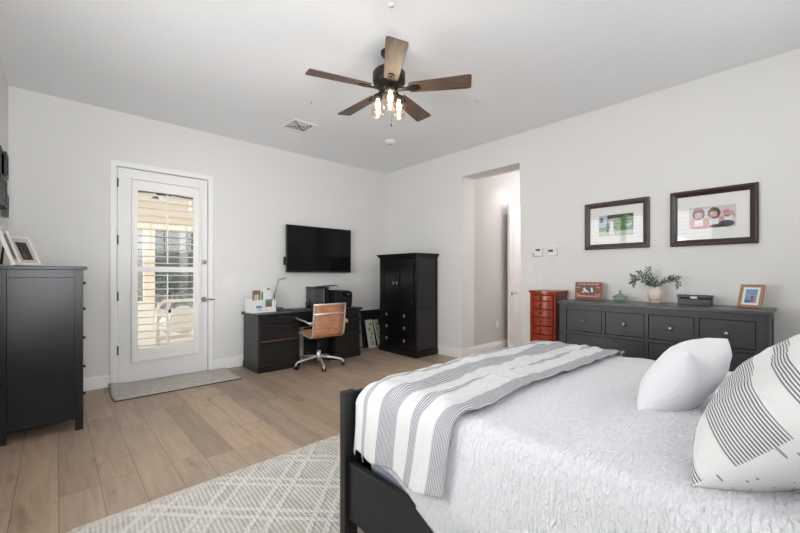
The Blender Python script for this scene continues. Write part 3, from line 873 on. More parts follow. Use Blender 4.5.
card('brown photo card sticking up from the left slot of the desk organizer', -.11, .0 - .005, .012, .01, .285, brown, [(.2, .8, .55, .8, sand)])
card('white card with blue print on the front of the desk organizer', -.15, -.02, -.084, .02, .13, M['paper'], [(.3, .9, .35, .65, blue), (.5, .85, .12, .2, inkg)])
card('white brochure with teal stripe, the tallest in the desk organizer', .012, .155, .012, .01, .31, M['paper'], [(0, .16, .2, .85, teal), (.55, .85, .93, .99, inkg)])
card('small card with a house picture at the right of the desk organizer', .03, .158, -.04, .01, .17, M['paper'], [(.1, .8, .35, .8, brown), (.1, .9, .8, .97, teal), (.3, .8, .08, .16, inkg)])

lp = thing('desk_lamp', 'slim grey desk lamp with a folding arm beside the organizer', 'lamp', (2.275, 4.96, TZ))
bm = BM(); lathe(bm, [(.001, 0), (.075, 0), (.075, .012), (.06, .03), (.03, .045), (.001, .048)], seg=28); obj('base', bm, M['grey'], lp)
bm = BM(); tube(bm, [(-.03, .01, .04), (-.055, .02, .10), (-.06, .02, .20)], .009, 8); obj('lower_arm', bm, M['grey'], lp)
bm = BM(); ball(bm, (-.06, .02, .20), .014); tube(bm, [(-.06, .02, .20), (-.03, .015, .32), (-.005, .01, .42)], .008, 8); obj('upper_arm', bm, M['greylight'], lp)
bm = BM(); tube(bm, [(-.012, .012, .415), (.03, 0, .43), (.09, -.03, .445)], [.012, .015, .012], 10); obj('lamp_head', bm, M['greylight'], lp)

lt = thing('laptop', 'closed dark laptop lying in the middle of the desk', 'laptop', (2.50, 4.80, TZ), R(-4))
box_obj('base', (-.16, .16, -.11, .11, 0, .010), M['grey'], lt, .003); box_obj('lid', (-.16, .16, -.11, .11, .011, .018), M['dark'], lt, .003)

pn = thing('pen_cup', 'black pen cup on the desk just left of the printers', 'pen cup', (2.705, 4.93, TZ))
bm = BM(); lathe(bm, [(.001, 0), (.036, 0), (.038, .095), (.034, .095), (.032, .006), (.001, .006)], seg=22); obj('cup', bm, M['dark'], pn)
for i, (dx, dy, hh, mm) in enumerate(((.012, .008, .16, M['dark']), (-.014, .004, .15, M['grey']), (.004, -.014, .145, M['dark']), (-.004, .016, .165, M['darkmatte']))):
    bm = BM(); tube(bm, [(dx * .4, dy * .4, .012), (dx * 1.7, dy * 1.7, hh)], .004, 8)
    tag(obj('pen', bm, mm), 'dark pen standing in the black pen cup', 'pen', 'pens in the cup').location = (2.705, 4.93, TZ)
p2 = thing('tape_dispenser', 'small dark desk gadget with a pink spot in front of the grey printer', 'desk gadget', (2.79, 4.78, TZ))
bm = BM(); prism(bm, [(-.045, 0), (.045, 0), (.04, .05), (.01, .1), (-.03, .095), (-.045, .04)], 'y', -.03, .03); obj('body', bm, M['dark'], p2, .006)
bm = BM(); lathe(bm, [(.001, -.034), (.028, -.034), (.028, .0), (.001, .0)], (0, 0, .062), 18, axis='y'); obj('reel', bm, plain('pink_tape', srgb(190, 130, 130), .5), p2)

pr = thing('printer', 'tall grey office printer with a paper tray on top at the back of the desk', 'printer', (2.885, 4.985, TZ))
box_obj('body', (-.12, .125, -.12, .125, 0, .285), M['grey'], pr, .01)
box_obj('side_seam', (.035, .043, -.123, -.119, .02, .28), M['greylight'], pr)
box_obj('front_panel', (.045, .122, -.126, -.119, .02, .28), M['dark'], pr, .003)
bm = BM(); prism(bm, [(-.13, .285), (.13, .285), (.13, .305), (-.12, .31)], 'y', -.13, .125); obj('lid', bm, M['dark'], pr, .004)
bm = BM(); prism(bm, [(.02, .305), (.30, .325), (.30, .334), (.02, .315)], 'y', -.11, .09); obj('paper_tray', bm, M['dark'], pr, .003)
pr2 = thing('printer', 'rounded glossy black printer at the right end of the desk', 'printer', (3.17, 4.84, TZ))
bm = BM()
prism(bm, [(-.15, .02), (.145, .02), (.155, .19), (.145, .225), (.115, .245), (.05, .255), (-.15, .26)], 'y', -.14, .17); obj('body', bm, M['dark'], pr2, .01)
box_obj('output_slot', (-.11, .09, -.143, -.139, .05, .125), M['darkmatte'], pr2)
box_obj('output_tray', (-.10, .08, -.19, -.139, .05, .058), M['dark'], pr2)
box_obj('control_panel', (-.02, .12, -.144, -.139, .165, .225), M['screen'], pr2)
box_obj('display', (.05, .10, -.146, -.144, .185, .215), M['grey'], pr2)
box_obj('foot', (-.14, .14, -.12, .15, 0, .02), M['darkmatte'], pr2)

# ------------------------------------------------------------------ OFFICE CHAIR
ch = thing('office_chair', 'tan ribbed leather office chair with polished metal frame at the desk', 'chair', (2.60, 4.46, 0), R(-3))
prof = [(.235, .425), (.225, .452), (.19, .462), (.10, .452), (0, .44), (-.12, .428), (-.20, .425), (-.245, .44), (-.272, .475), (-.285, .53), (-.295, .62), (-.305, .72), (-.322, .85)]
def catmull(pts, n=6):
    out = []
    P = [pts[0]] + list(pts) + [pts[-1]]
    for i in range(1, len(P) - 2):
        for k in range(n):
            t = k / n
            out.append(tuple(.5 * ((2 * P[i][d]) + (-P[i - 1][d] + P[i + 1][d]) * t + (2 * P[i - 1][d] - 5 * P[i][d] + 4 * P[i + 1][d] - P[i + 2][d]) * t * t
                                   + (-P[i - 1][d] + 3 * P[i][d] - 3 * P[i + 1][d] + P[i + 2][d]) * t ** 3) for d in range(len(pts[0]))))
    out.append(tuple(pts[-1])); return out
cp = catmull(prof, 12)
def sling(name, sub, label=None):
    bm = BM(); w = .205
    L = [0]
    for a, b2 in zip(sub, sub[1:]): L.append(L[-1] + math.hypot(b2[0] - a[0], b2[1] - a[1]))
    up, lo = [], []
    for i, (y, z) in enumerate(sub):
        a, b2 = sub[max(i - 1, 0)], sub[min(i + 1, len(sub) - 1)]
        ty, tz = b2[0] - a[0], b2[1] - a[1]; l = math.hypot(ty, tz); ny, nz = -tz / l, ty / l
        th = .007 + .0075 * abs(sin(pi * L[i] / .046)) ** .6
        up.append((y + ny * th, z + nz * th)); lo.append((y - ny * th, z - nz * th))
    rows = [[[bm.verts.new((x, p[0], p[1])) for x in (-w, -w * .5, 0, w * .5, w)] for p in s] for s in (up, lo)]
    n = len(sub)
    for s in rows:
        for i in range(n - 1):
            for k in range(4): bm.faces.new((s[i][k], s[i][k + 1], s[i + 1][k + 1], s[i + 1][k])).smooth = True
    for i in range(n - 1):
        for k in (0, 4): bm.faces.new((rows[0][i][k], rows[0][i + 1][k], rows[1][i + 1][k], rows[1][i][k]))
    for i in (0, n - 1):
        for k in range(4): bm.faces.new((rows[0][i][k], rows[0][i][k + 1], rows[1][i][k + 1], rows[1][i][k]))
    return obj(name, bm, M['leather'], ch, label=label)
cut = next(i for i, p in enumerate(cp) if p[0] < -.25)
sling('seat', cp[:cut + 1]); sling('backrest', cp[cut + 1:])
for sx in (-1, 1):
    bm = BM(); tube(bm, [(sx * .22, y, z) for y, z in cp[::2]] + [(sx * .22, cp[-1][0], cp[-1][1] + .008)], .013, 8)
    obj('side_rail', bm, M['chrome'], ch)
    bm = BM(); x = sx * .275
    tube(bm, catmull([(sx * .225, .17, .455, ), (x, .19, .46), (x, .21, .56), (x, .20, .63), (x, .12, .652), (x, 0, .642), (x, -.18, .632), (x, -.27, .62), (sx * .225, -.297, .615)], 5), .011, 8)
    obj('armrest', bm, M['chrome'], ch)
    box_obj('armrest_clamp', (min(sx * .215, sx * .27), max(sx * .215, sx * .27), -.315, -.275, .595, .635), M['greylight'], ch, .006)
bm = BM(); tube(bm, [(-.22, -.31, .728), (0, -.325, .728), (.22, -.31, .728)], .014, 8); obj('back_brace', bm, M['chrome'], ch)
bm = BM(); tube(bm, [(-.22, -.33, .848), (.22, -.33, .848)], .010, 8); obj('top_bar', bm, M['chrome'], ch)
bm = BM(); tube(bm, [(-.22, -.05, .432), (0, -.05, .40), (.22, -.05, .432)], .014, 8); tube(bm, [(-.22, .12, .445), (0, .1, .40), (.22, .12, .445)], .014, 8); obj('seat_bridge', bm, M['chrome'], ch)
bm = BM(); bx(bm, -.09, .09, -.12, .16, .355, .405); tube(bm, [(.09, .03, .37), (.2, .03, .365)], .006, 8); obj('tilt_mechanism', bm, M['darkmatte'], ch, .008)
bm = BM(); cyl(bm, (0, 0, .20), (0, 0, .36), .014); obj('gas_lift', bm, M['dark'], ch)
bm = BM(); cyl(bm, (0, 0, .07), (0, 0, .215), .028); obj('hub', bm, M['chrome'], ch)
for k in range(5):
    a = R(35 + 3 + 72 * k); ca, sa = cos(a), sin(a)
    bm = BM(); tube(bm, [(.02 * ca, .02 * sa, .13), (.18 * ca, .18 * sa, .115), (.30 * ca, .30 * sa, .092), (.325 * ca, .325 * sa, .075), (.325 * ca, .325 * sa, .05)], [.018, .016, .013, .012, .010], 8)
    leg = obj('leg', bm, M['chrome'], ch)
    bm = BM(); c = Vector((.325 * ca, .325 * sa, .027)); d = Vector((-sa, ca, 0))
    for s in (-1, 1): cyl(bm, c + d * (s * .008), c + d * (s * .024), .027, seg=16)
    cs = obj('caster', bm, M['dark'], leg)
    bm = BM(); ball(bm, c + Vector((0, 0, .015)), .022, sz=.8); obj('caster_hood', bm, M['chrome'], cs) if False else obj('caster_hood', bm, M['chrome'], leg)

# ------------------------------------------------------------------ PRINTS LEANING BETWEEN DESK AND ARMOIRE
bp = thing('framed_board', 'large black framed board leaning on the back wall between desk and armoire', 'picture frame', (0, 0, 0)); bp.matrix_world = place((4.02, 5.035, .003), 0, R(8))
box_obj('frame', (-.25, .25, -.02, 0, 0, .62), M['dark'], bp, .004); box_obj('panel', (-.22, .22, -.023, -.02, .03, .59), M['darkmatte'], bp)
grn = plain('print_lime', srgb(168, 184, 112), .6, vary=.3, scale=25)
pale = plain('print_pale', srgb(226, 224, 220), .6)
def leaf_print(label, loc, yaw, lean, w, h):
    t = thing('canvas_print', label, 'picture', (0, 0, 0), 0, None); t.matrix_world = place(loc, yaw, lean)
    box_obj('canvas', (-w / 2, w / 2, -.02, 0, 0, h), pale, t, .002)
    bm = BM()
    for k, (u, v, r_) in enumerate(((.22, .15, .02), (-.1, .36, .034), (.15, .5, .036), (-.1, .66, .038), (.12, .84, .036))):
        prism(bm, [(u * w + r_ * 1.0 * cos(q * pi / 8), min(h - .005, max(.005, v * h + r_ * .8 * sin(q * pi / 8)))) for q in range(16)], 'y', -.0215 - k * .0003, -.0205)
    for k in range(3): bx(bm, -w * .35, w * .3, -.0212, -.0204, .05 + k * .03, .058 + k * .03, 1)
    obj('printed_leaves', bm, [grn, inkg], t)
    return t
leaf_print('white canvas print with green leaves, leaning left in front of the black board', (3.885, 4.93, .002), R(4), R(13), .15, .47)
leaf_print('white canvas print with green leaves, leaning against the armoire side of the black board', (4.04, 4.90, .002), R(20), R(14), .13, .47)

# ------------------------------------------------------------------ ARMOIRE
ar = thing('armoire', 'black armoire with two panelled doors over three drawers in the corner', 'armoire', (4.115, 4.305, 0))
# local: front x = -.245, back .235; y -.42 .. .44
AX, AB, AY0, AY1 = -.225, .238, -.405, .425
bm = BM()
bx(bm, AX - .022, AB, AY0 - .02, AY1 + .02, 0, .085); bx(bm, AX - .012, AB, AY0 - .010, AY1 + .010, .085, .105)
obj('plinth', bm, M['armwood'], ar, .006)
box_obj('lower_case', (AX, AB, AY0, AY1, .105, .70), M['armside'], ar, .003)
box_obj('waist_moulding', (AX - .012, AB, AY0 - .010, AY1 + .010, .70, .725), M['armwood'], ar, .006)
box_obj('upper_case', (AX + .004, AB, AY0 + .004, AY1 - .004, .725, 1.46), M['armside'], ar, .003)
for sy, y0_ in ((-1, AY0), (1, AY1)):
    bm = BM()
    a, b2 = (y0_ - .004, y0_ + .004)
    bx(bm, AB - .045, AB, a, b2, .105, .70); bx(bm, AB - .045, AB, a, b2, .725, 1.46); bx(bm, AX + .0, AX + .03, a, b2, .105, .70); bx(bm, AX + .0, AX + .03, a, b2, .725, 1.46)
    obj('side_stile', bm, M['armwood'], ar, .001)
bm = BM()
def crown(bm):
    for (o_, z0_, z1_) in ((.004, 1.46, 1.485), (.016, 1.485, 1.505), (.034, 1.505, 1.525), (.044, 1.525, 1.543)):
        bx(bm, AX - o_, AB, AY0 - o_, AY1 + o_, z0_, z1_)
crown(bm); obj('crown', bm, M['armwood'], ar, .004)
bm = BM(); bx(bm, AX - .008, AX, AY0, AY1, .105, .70); bx(bm, AX - .006, AX, AY0, AY1, .725, 1.46); obj('face_frame', bm, M['armwood'], ar)
for i, (a, b2) in enumerate(((AY0 + .045, .008), (.012, AY1 - .045))):
    d = thing('door', '', 'x'); del d['label']; del d['category']; d.parent = ar
    bm = BM(); z0_, z1_ = .745, 1.44; s = .075
    x0_, x1_ = AX - .028, AX - .008
    bx(bm, x0_, x1_, a, a + s, z0_, z1_); bx(bm, x0_, x1_, b2 - s, b2, z0_, z1_); bx(bm, x0_, x1_, a + s, b2 - s, z0_, z0_ + s); bx(bm, x0_, x1_, a + s, b2 - s, z1_ - s, z1_)
    bx(bm, x0_ + .012, x1_, a + s, b2 - s, z0_ + s, z1_ - s)
    d_ = obj('door', bm, M['armwood'], ar, .004)
    bpy.data.objects.remove(d)
    ky = b2 - .035 if i == 0 else a + .035
    bm = BM(); lathe(bm, [(.001, AX - .028), (.006, AX - .028), (.006, AX - .04), (.016, AX - .046), (.014, AX - .055), (.001, AX - .058)], (0, ky, 1.10), 14, axis='x')
    ball(bm, (AX - .046, ky, 1.082), .012, sx=.5)
    obj('knob', bm, M['pewter'], d_)
    hy = a + .004 if i == 0 else b2 - .004
    for hz in (.82, 1.36): box_obj('hinge', (AX - .034, AX - .028, hy - .008, hy + .008, hz - .03, hz + .03), M['bronze'], d_)
for (a, b2) in ((.515, .685), (.335, .50), (.135, .32)):
    d_ = box_obj('drawer', (AX - .028, AX - .008, AY0 + .05, AY1 - .05, a, b2), M['armwood'], ar, .005)
    for ky in (-.19, .21):
        z = (a + b2) / 2
        bm = BM(); lathe(bm, [(.001, AX - .028), (.006, AX - .028), (.006, AX - .04), (.017, AX - .046), (.014, AX - .055), (.001, AX - .058)], (0, ky, z + .008), 14, axis='x')
        ball(bm, (AX - .046, ky, z - .012), .012, sx=.5)
        obj('knob', bm, M['pewter'], d_)

# ------------------------------------------------------------------ HALL DOOR
hd = thing('door_2', 'white panelled hall door standing ajar beyond the wall opening', 'door', (5.50, 3.34, 0), R(1)); hd['kind'] = st
box_obj('door_leaf', (0, .80, 0, .04, .012, 2.40), M['door'], hd, .003)
bm = BM()
def arch(x0, x1, z0, z1, rise):
    pts = [(x0, z0), (x1, z0), (x1, z1)]
    for k in range(1, 10):
        a = pi * k / 10; pts.append(((x0 + x1) / 2 + (x1 - x0) / 2 * cos(a), z1 + rise * sin(a)))
    pts.append((x0, z1)); return pts
prism(bm, arch(.12, .68, 1.05, 2.12, .12), 'y', -.008, .0); prism(bm, [(.12, .18), (.68, .18), (.68, .88), (.12, .88)], 'y', -.008, 0)
obj('raised_panel', bm, M['door'], hd, .006)
bm = BM(); lathe(bm, [(.001, 0), (.03, 0), (.03, -.012), (.011, -.018), (.011, -.05), (.001, -.05)], (.065, 0, .915), 18, axis='y')
tube(bm, [(.065, -.048, .915), (.11, -.05, .917), (.18, -.045, .912)], [.011, .010, .008], 8); obj('lever_handle', bm, M['pewter'], hd)
hl = bpy.data.lights.new('hall_downlight', 'SPOT'); hl.energy = 13; hl.spot_size = R(95); hl.spot_blend = .6; hl.color = (1, .93, .86); hl.shadow_soft_size = .06
ho = bpy.data.objects.new('hall_downlight', hl); COL.objects.link(ho); ho.location = (5.45, 3.12, CZ - .05)
h2 = bpy.data.lights.new('hall_fill_light', 'POINT'); h2.energy = 38; h2.color = (1, .97, .95); h2.shadow_soft_size = .12  # added point light without a fixture, brightens the hallway
h2o = bpy.data.objects.new('hall_fill_light', h2); COL.objects.link(h2o); h2o.location = (6.2, 2.3, 2.7)
t = thing('hall_ceiling_light', 'round white downlight in the hallway ceiling', 'ceiling light', (5.45, 3.12, CZ))
bm = BM(); lathe(bm, [(.055, 0), (.075, 0), (.075, -.006), (.055, -.004)], seg=28); obj('trim_ring', bm, M['white'], t)

# ------------------------------------------------------------------ JEWELLERY CABINET
jc = thing('jewellery_cabinet', 'cherry red bow-fronted jewellery cabinet with seven drawers beside the long dresser', 'cabinet', (4.185, 2.045, 0))
JX, JB, JY = -.115, .145, .152
box_obj('case', (JX, JB, -JY, JY, .12, 1.0), M['cherrydark'], jc, .003)
def bow(y, o=0): return JX - .05 * (1 - (y / JY) ** 2) - .012 - o
def bow_slab(bm, z0, z1, o, yw, back=None):
    n = 14; pts = [(bow(-yw + 2 * yw * k / n, o), -yw + 2 * yw * k / n) for k in range(n + 1)]
    bk = JX if back is None else back
    prism(bm, pts + [(bk, yw), (bk, -yw)], 'z', z0, z1)
bm = BM(); bow_slab(bm, 1.0, 1.015, .0, JY + .004, JB); bow_slab(bm, 1.015, 1.045, .014, JY + .016, JB + .005); obj('lid', bm, M['cherry'], jc, .003)
bm = BM(); bow_slab(bm, .10, .135, .006, JY, JB); obj('base', bm, M['cherry'], jc, .003)
for sy in (-1, 1):
    for xx in (JX + .0, JB - .04):
        bm = BM(); tube(bm, [(xx + .02, sy * (JY - .02), .10), (xx + .02, sy * (JY - .017), .05), (xx + .012, sy * (JY - .008), 0)], [.02, .016, .013], 8); obj('leg', bm, M['cherry'], jc)
zz = [.145, .30, .44, .555, .65, .745, .84, .93, .995]
for a, b2 in zip(zz, zz[1:]):
    bm = BM(); bow_slab(bm, a + .004, b2 - .004, -.004, JY - .03)
    d_ = obj('drawer', bm, M['cherry'], jc, .003)
    bm = BM(); xk = bow(0, -.004); lathe(bm, [(.001, xk), (.004, xk), (.004, xk - .008), (.010, xk - .012), (.001, xk - .018)], (0, 0, (a + b2) / 2), 12, axis='x'); obj('knob', bm, M['bronze'], d_)
for sy in (-1, 1):
    bm = BM(); ys = sorted((sy * JY, sy * (JY - .026)))
    bx(bm, JX - .02, JX, ys[0], ys[1], .135, 1.0); obj('side_stile', bm, M['cherry'], jc, .005)
    box_obj('side_door_panel', (JX + .03, JB - .03, min(sy * JY, sy * (JY + .006)), max(sy * JY, sy * (JY + .006)), .2, .95), M['cherrydark'], jc, .003)

# ------------------------------------------------------------------ LONG DRESSER
ld_ = thing('long_dresser', 'long charcoal eight-drawer dresser along the right wall', 'dresser', (4.08, .975, 0))
DXF, DXB, DYH, DZT = -.26, .262, .77, .957
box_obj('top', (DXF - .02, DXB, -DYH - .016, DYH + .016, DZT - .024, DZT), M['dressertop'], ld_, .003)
for sy in (-1, 1):
    bm = BM(); ys = sorted((sy * DYH, sy * (DYH - .02))); yi = sorted((sy * (DYH - .006), sy * (DYH - .016)))
    bx(bm, DXF, DXF + .05, ys[0], ys[1], 0, DZT - .024); bx(bm, DXB - .05, DXB, ys[0], ys[1], 0, DZT - .024)
    bx(bm, DXF + .05, DXB - .05, ys[0], ys[1], .10, .15); bx(bm, DXF + .05, DXB - .05, ys[0], ys[1], DZT - .08, DZT - .024); bx(bm, DXF + .05, DXB - .05, yi[0], yi[1], .15, DZT - .08)
    obj('side_panel', bm, M['dresserwood'], ld_, .0015)
bm = BM(); xa, xb = DXF, DXF + .04
bx(bm, xa, xb, -DYH + .02, -DYH + .068, .1, DZT - .024); bx(bm, xa, xb, DYH - .068, DYH - .02, .1, DZT - .024)
bx(bm, xa, xb, -DYH + .068, DYH - .068, DZT - .078, DZT - .024); bx(bm, xa, xb, -DYH + .068, DYH - .068, .1, .145)
rowz = [(.665, .879), (.405, .638), (.145, .378)]
for a, b2 in zip(rowz, rowz[1:]): bx(bm, xa, xb, -DYH + .068, DYH - .068, b2[1], a[0])
yl, yr = -DYH + .068, DYH - .068
step = (yr - yl) / 4
for k in (1, 2, 3):
    c = yl + step * k
    bx(bm, xa, xb, c - .015, c + .015, rowz[0][0], rowz[0][1])
bx(bm, xa, xb, -.015, .015, rowz[2][0], rowz[1][1])
obj('front_frame', bm, M['dresserwood'], ld_, .001)
box_obj('carcass', (DXF + .04, DXB - .004, -DYH + .02, DYH - .02, .10, DZT - .024), M['darkmatte'], ld_)
def dr(y0_, y1_, z0_, z1_, knobs):
    d_ = box_obj('drawer', (DXF + .004, DXF + .022, y0_ + .004, y1_ - .004, z0_ + .004, z1_ - .004), M['dresserwood'], ld_, .002)
    for ky in knobs:
        bm = BM(); x_ = DXF + .004
        lathe(bm, [(.001, x_), (.007, x_), (.006, x_ - .012), (.016, x_ - .02), (.017, x_ - .026), (.012, x_ - .033), (.001, x_ - .035)], (0, ky, (z0_ + z1_) / 2), 16, axis='x')
        obj('knob', bm, M['pewter'], d_)
for k in range(4):
    a, b2 = yl + step * k + (.015 if k else 0), yl + step * (k + 1) - (.015 if k < 3 else 0)
    dr(a, b2, *rowz[0], [(a + b2) / 2])
for rz_ in rowz[1:]:
    dr(yl, -.015, *rz_, [yl + step * .5, yl + step * 1.5]); dr(.015, yr, *rz_, [yl + step * 2.5, yl + step * 3.5])

# ---- things on the long dresser
TD = DZT
sg = thing('wooden_sign', 'red-brown wooden sign with white lettering and a picture, on the long dresser', 'sign', (0, 0, 0)); sg.matrix_world = place((4.22, 1.615, TD + .001), R(-90), R(6))
signw = wood('sign_wood', srgb(104, 48, 22), srgb(160, 86, 44), .45, (4, 4, 40))
box_obj('board', (-.135, .135, -.02, 0, 0, .185), signw, sg, .002)
bm = BM(); rnd = random.Random(3)
for (z, a, b2, hh) in ((.158, -.10, .10, .012), (.125, -.12, -.075, .010), (.125, .085, .125, .010), (.03, -.11, .115, .012), (.05, -.12, -.09, .008), (.05, .07, .12, .012)):
    x = a
    while x < b2:
        w_ = rnd.uniform(.006, .013); h1 = hh * rnd.uniform(.6, 1.2)
        prism(bm, [(x, z), (x + w_ * .8, z + .001), (x + w_ * .6, z + h1), (x + w_ * .2, z + h1 * .9)], 'y', -.0214, -.0203); x += w_ + .003
obj('lettering', bm, M['paper'], sg)
bm = BM(); bx(bm, -.07, .075, -.0216, -.0203, .062, .142); obj('picture', bm, plain('sign_picture', srgb(96, 88, 84), .5, vary=.5, scale=40), sg)
bm = BM()
for (cx, cz, rx, rz_) in ((-.036, .108, .013, .018), (-.022, .09, .020, .012), (.038, .116, .011, .012), (.042, .092, .011, .017), (.004, .078, .009, .007), (-.05, .078, .012, .007)):
    prism(bm, [(cx + rx * cos(q * pi / 8), cz + rz_ * sin(q * pi / 8)) for q in range(16)], 'y', -.0224, -.0217)
obj('picture_highlights', bm, M['paper'], sg)

cj = thing('ceramic_jar', 'small green celadon jar with a lid on the long dresser', 'jar', (4.2, 1.30, TD))
celadon = plain('celadon_glaze', srgb(158, 180, 164), .2, vary=.1)
bm = BM(); lathe(bm, [(.001, 0), (.042, 0), (.045, .006), (.062, .02), (.066, .032), (.055, .044), (.001, .046)], seg=28); obj('bowl', bm, celadon, cj)
bm = BM(); lathe(bm, [(.001, .046), (.068, .044), (.066, .05), (.04, .064), (.016, .078), (.007, .088), (.011, .096), (.005, .112), (.001, .114)], seg=28); obj('lid', bm, plain('celadon_lid', srgb(122, 144, 130), .25, vary=.1), cj)

vs_ = thing('vase', 'round pale pink ceramic vase on the long dresser holding olive branches', 'vase', (4.2, 1.0, TD))
pink = plain('pale_pink_ceramic', srgb(232, 214, 203), .6, vary=.05)
bm = BM(); lathe(bm, [(.001, 0), (.044, 0), (.045, .004), (.048, .022)], seg=30); obj('foot', bm, plain('bare_terracotta', srgb(205, 172, 152), .7), vs_)
bm = BM(); lathe(bm, [(.001, .02), (.047, .022), (.058, .05), (.062, .08), (.058, .108), (.046, .130), (.034, .142), (.030, .148), (.026, .146), (.024, .135), (.001, .13)], seg=32); obj('body', bm, pink, vs_)
leafm = []
for nm, c in (('olive_leaf', srgb(78, 96, 72)), ('olive_leaf_pale', srgb(108, 122, 98))): leafm.append(plain(nm, c, .6, vary=.25, scale=40))
stemm = plain('olive_stem', srgb(92, 84, 62), .7)
def branch(label, pts, seed, nleaf, lsize=.042, sub=()):
    rnd = random.Random(seed)
    t = thing('olive_branch', label, 'branch', (4.2, 1.0, TD), 0, 'olive branches in the pink vase')
    allp = [pts] + list(sub)
    bm = BM()
    for p in allp: tube(bm, catmull(p, 5), [.0032 * (1 - .6 * i / (5 * (len(p) - 1))) for i in range(5 * (len(p) - 1) + 1)], 6)
    obj('stem', bm, stemm, t)
    bm = BM()
    for pi_, p in enumerate(allp):
        cps = [Vector(q) for q in catmull(p, 10)]
        nl = nleaf if pi_ == 0 else max(4, nleaf // 2)
        for k in range(nl):
            q = .35 + .65 * (k + .5) / nl if pi_ == 0 else .15 + .85 * (k + .5) / nl
            i = min(len(cps) - 2, int(q * (len(cps) - 1))); c = cps[i]; d = (cps[i + 1] - c).normalized()
            side = d.cross(Vector((1, 0, 0)) + Vector((rnd.uniform(-.6, .6), rnd.uniform(-.6, .6), rnd.uniform(-.6, .6)))).normalized() * (1 if k % 2 else -1)
            ax = (d * rnd.uniform(.5, .9) + side * rnd.uniform(.5, 1.0)).normalized()
            wv = ax.cross(Vector((rnd.uniform(.4, 1), rnd.uniform(-.4, .4), rnd.uniform(-.4, .4)))).normalized(); nv = ax.cross(wv)
            L = lsize * rnd.uniform(.75, 1.2); Wd = L * .2
            mid = bm.verts.new(c + ax * L * .5 + nv * L * .06); a0 = bm.verts.new(c); a1 = bm.verts.new(c + ax * L - nv * L * .05)
            l0, l1, l2 = (bm.verts.new(c + ax * L * f + wv * Wd * g - nv * L * .0) for f, g in ((.25, .75), (.5, 1), (.78, .6)))
            r0, r1, r2 = (bm.verts.new(c + ax * L * f - wv * Wd * g) for f, g in ((.25, .75), (.5, 1), (.78, .6)))
            mi = rnd.choice((0, 0, 1))
            for f in ((a0, l0, l1, mid), (mid, l1, l2, a1), (a0, mid, r1, r0), (mid, a1, r2, r1)):
                fc = bm.faces.new(f); fc.material_index = mi; fc.smooth = True
    obj('leaves', bm, leafm, t)
branch('olive branch arching far left out of the pink vase', [(0, 0, .05), (0, .01, .15), (-.02, .07, .21), (-.03, .14, .235), (-.03, .19, .245)], 1, 17, .046, [[(-.02, .07, .21), (-.03, .10, .26), (-.03, .12, .295)], [(-.03, .12, .225), (-.04, .16, .205), (-.04, .18, .18)]])
branch('upright olive branch in the middle of the pink vase', [(0, 0, .05), (0, 0, .15), (-.01, .02, .21), (-.01, .055, .28), (-.01, .055, .33)], 2, 15, .042, [[(0, 0, .15), (-.02, -.01, .19), (-.03, -.01, .24)]])
branch('olive branch arching right out of the pink vase', [(0, 0, .05), (0, -.005, .15), (0, -.05, .20), (0, -.11, .225), (-.01, -.17, .215), (-.01, -.185, .17)], 5, 17, .042, [[(0, -.10, .222), (-.01, -.14, .245), (-.01, -.18, .235)]])
branch('short bushy olive sprig at the mouth of the pink vase', [(0, 0, .06), (-.01, .0, .15), (-.03, .02, .18), (-.05, .05, .19)], 9, 16, .044, [[(-.01, 0, .15), (-.04, -.03, .18), (-.05, -.06, .185)], [(-.01, 0, .15), (-.02, .03, .2), (-.02, .035, .23)]])

kb = thing('keepsake_box', 'small flat black box with a white label on the long dresser', 'box', (4.2, .695, TD), R(-90))
box_obj('box', (-.12, .12, -.05, .05, 0, .055), M['dark'], kb, .003)
box_obj('lid', (-.124, .124, -.054, .052, .062, .088), M['dark'], kb, .004); box_obj('gap', (-.116, .116, -.046, .046, .055, .062), M['darkmatte'], kb)
box_obj('label_plate', (-.026, .02, -.0565, -.0535, .058, .076), M['white'], kb)

def colour_photo(root, w, h, t, border, matw):
    x0_, x1_, z0_, z1_ = -w / 2 + border + matw, w / 2 - border - matw, border + matw, h - border - matw
    cols = [plain('photo_blue', srgb(120, 160, 190), .5, vary=.4, scale=60), plain('photo_teal', srgb(60, 130, 150), .5, vary=.4, scale=80), plain('photo_pink', srgb(190, 130, 150), .5, vary=.4, scale=90), plain('photo_violet', srgb(130, 90, 130), .5)]
    bm = BM(); bx(bm, x0_, x1_, -t * .64, -t * .61, z0_, z1_, 0)
    rx = x1_ - x0_; rz_ = z1_ - z0_
    for (u0, u1, v0, v1, mi) in ((0, .45, 0, .22, 1), (.45, .75, .1, .5, 3), (.7, 1, .05, .4, 2), (.3, .55, .2, .45, 2)):
        bx(bm, x0_ + u0 * rx, x0_ + u1 * rx, -t * .67, -t * .641, z0_ + v0 * rz_, z0_ + v1 * rz_, mi)
    obj('photo', bm, cols, root)
oak = wood('light_oak_frame', srgb(150, 112, 84), srgb(178, 140, 108), .45, (4, 4, 20))
leaning_frame('picture_frame', 'light wood photo frame with colourful picture standing at the right end of the long dresser', .155, .195, .016, .022, (oak, M['paper']),
              place((4.13, .335, TD + .001), R(-108), R(20)), matw=.018, photo=colour_photo)

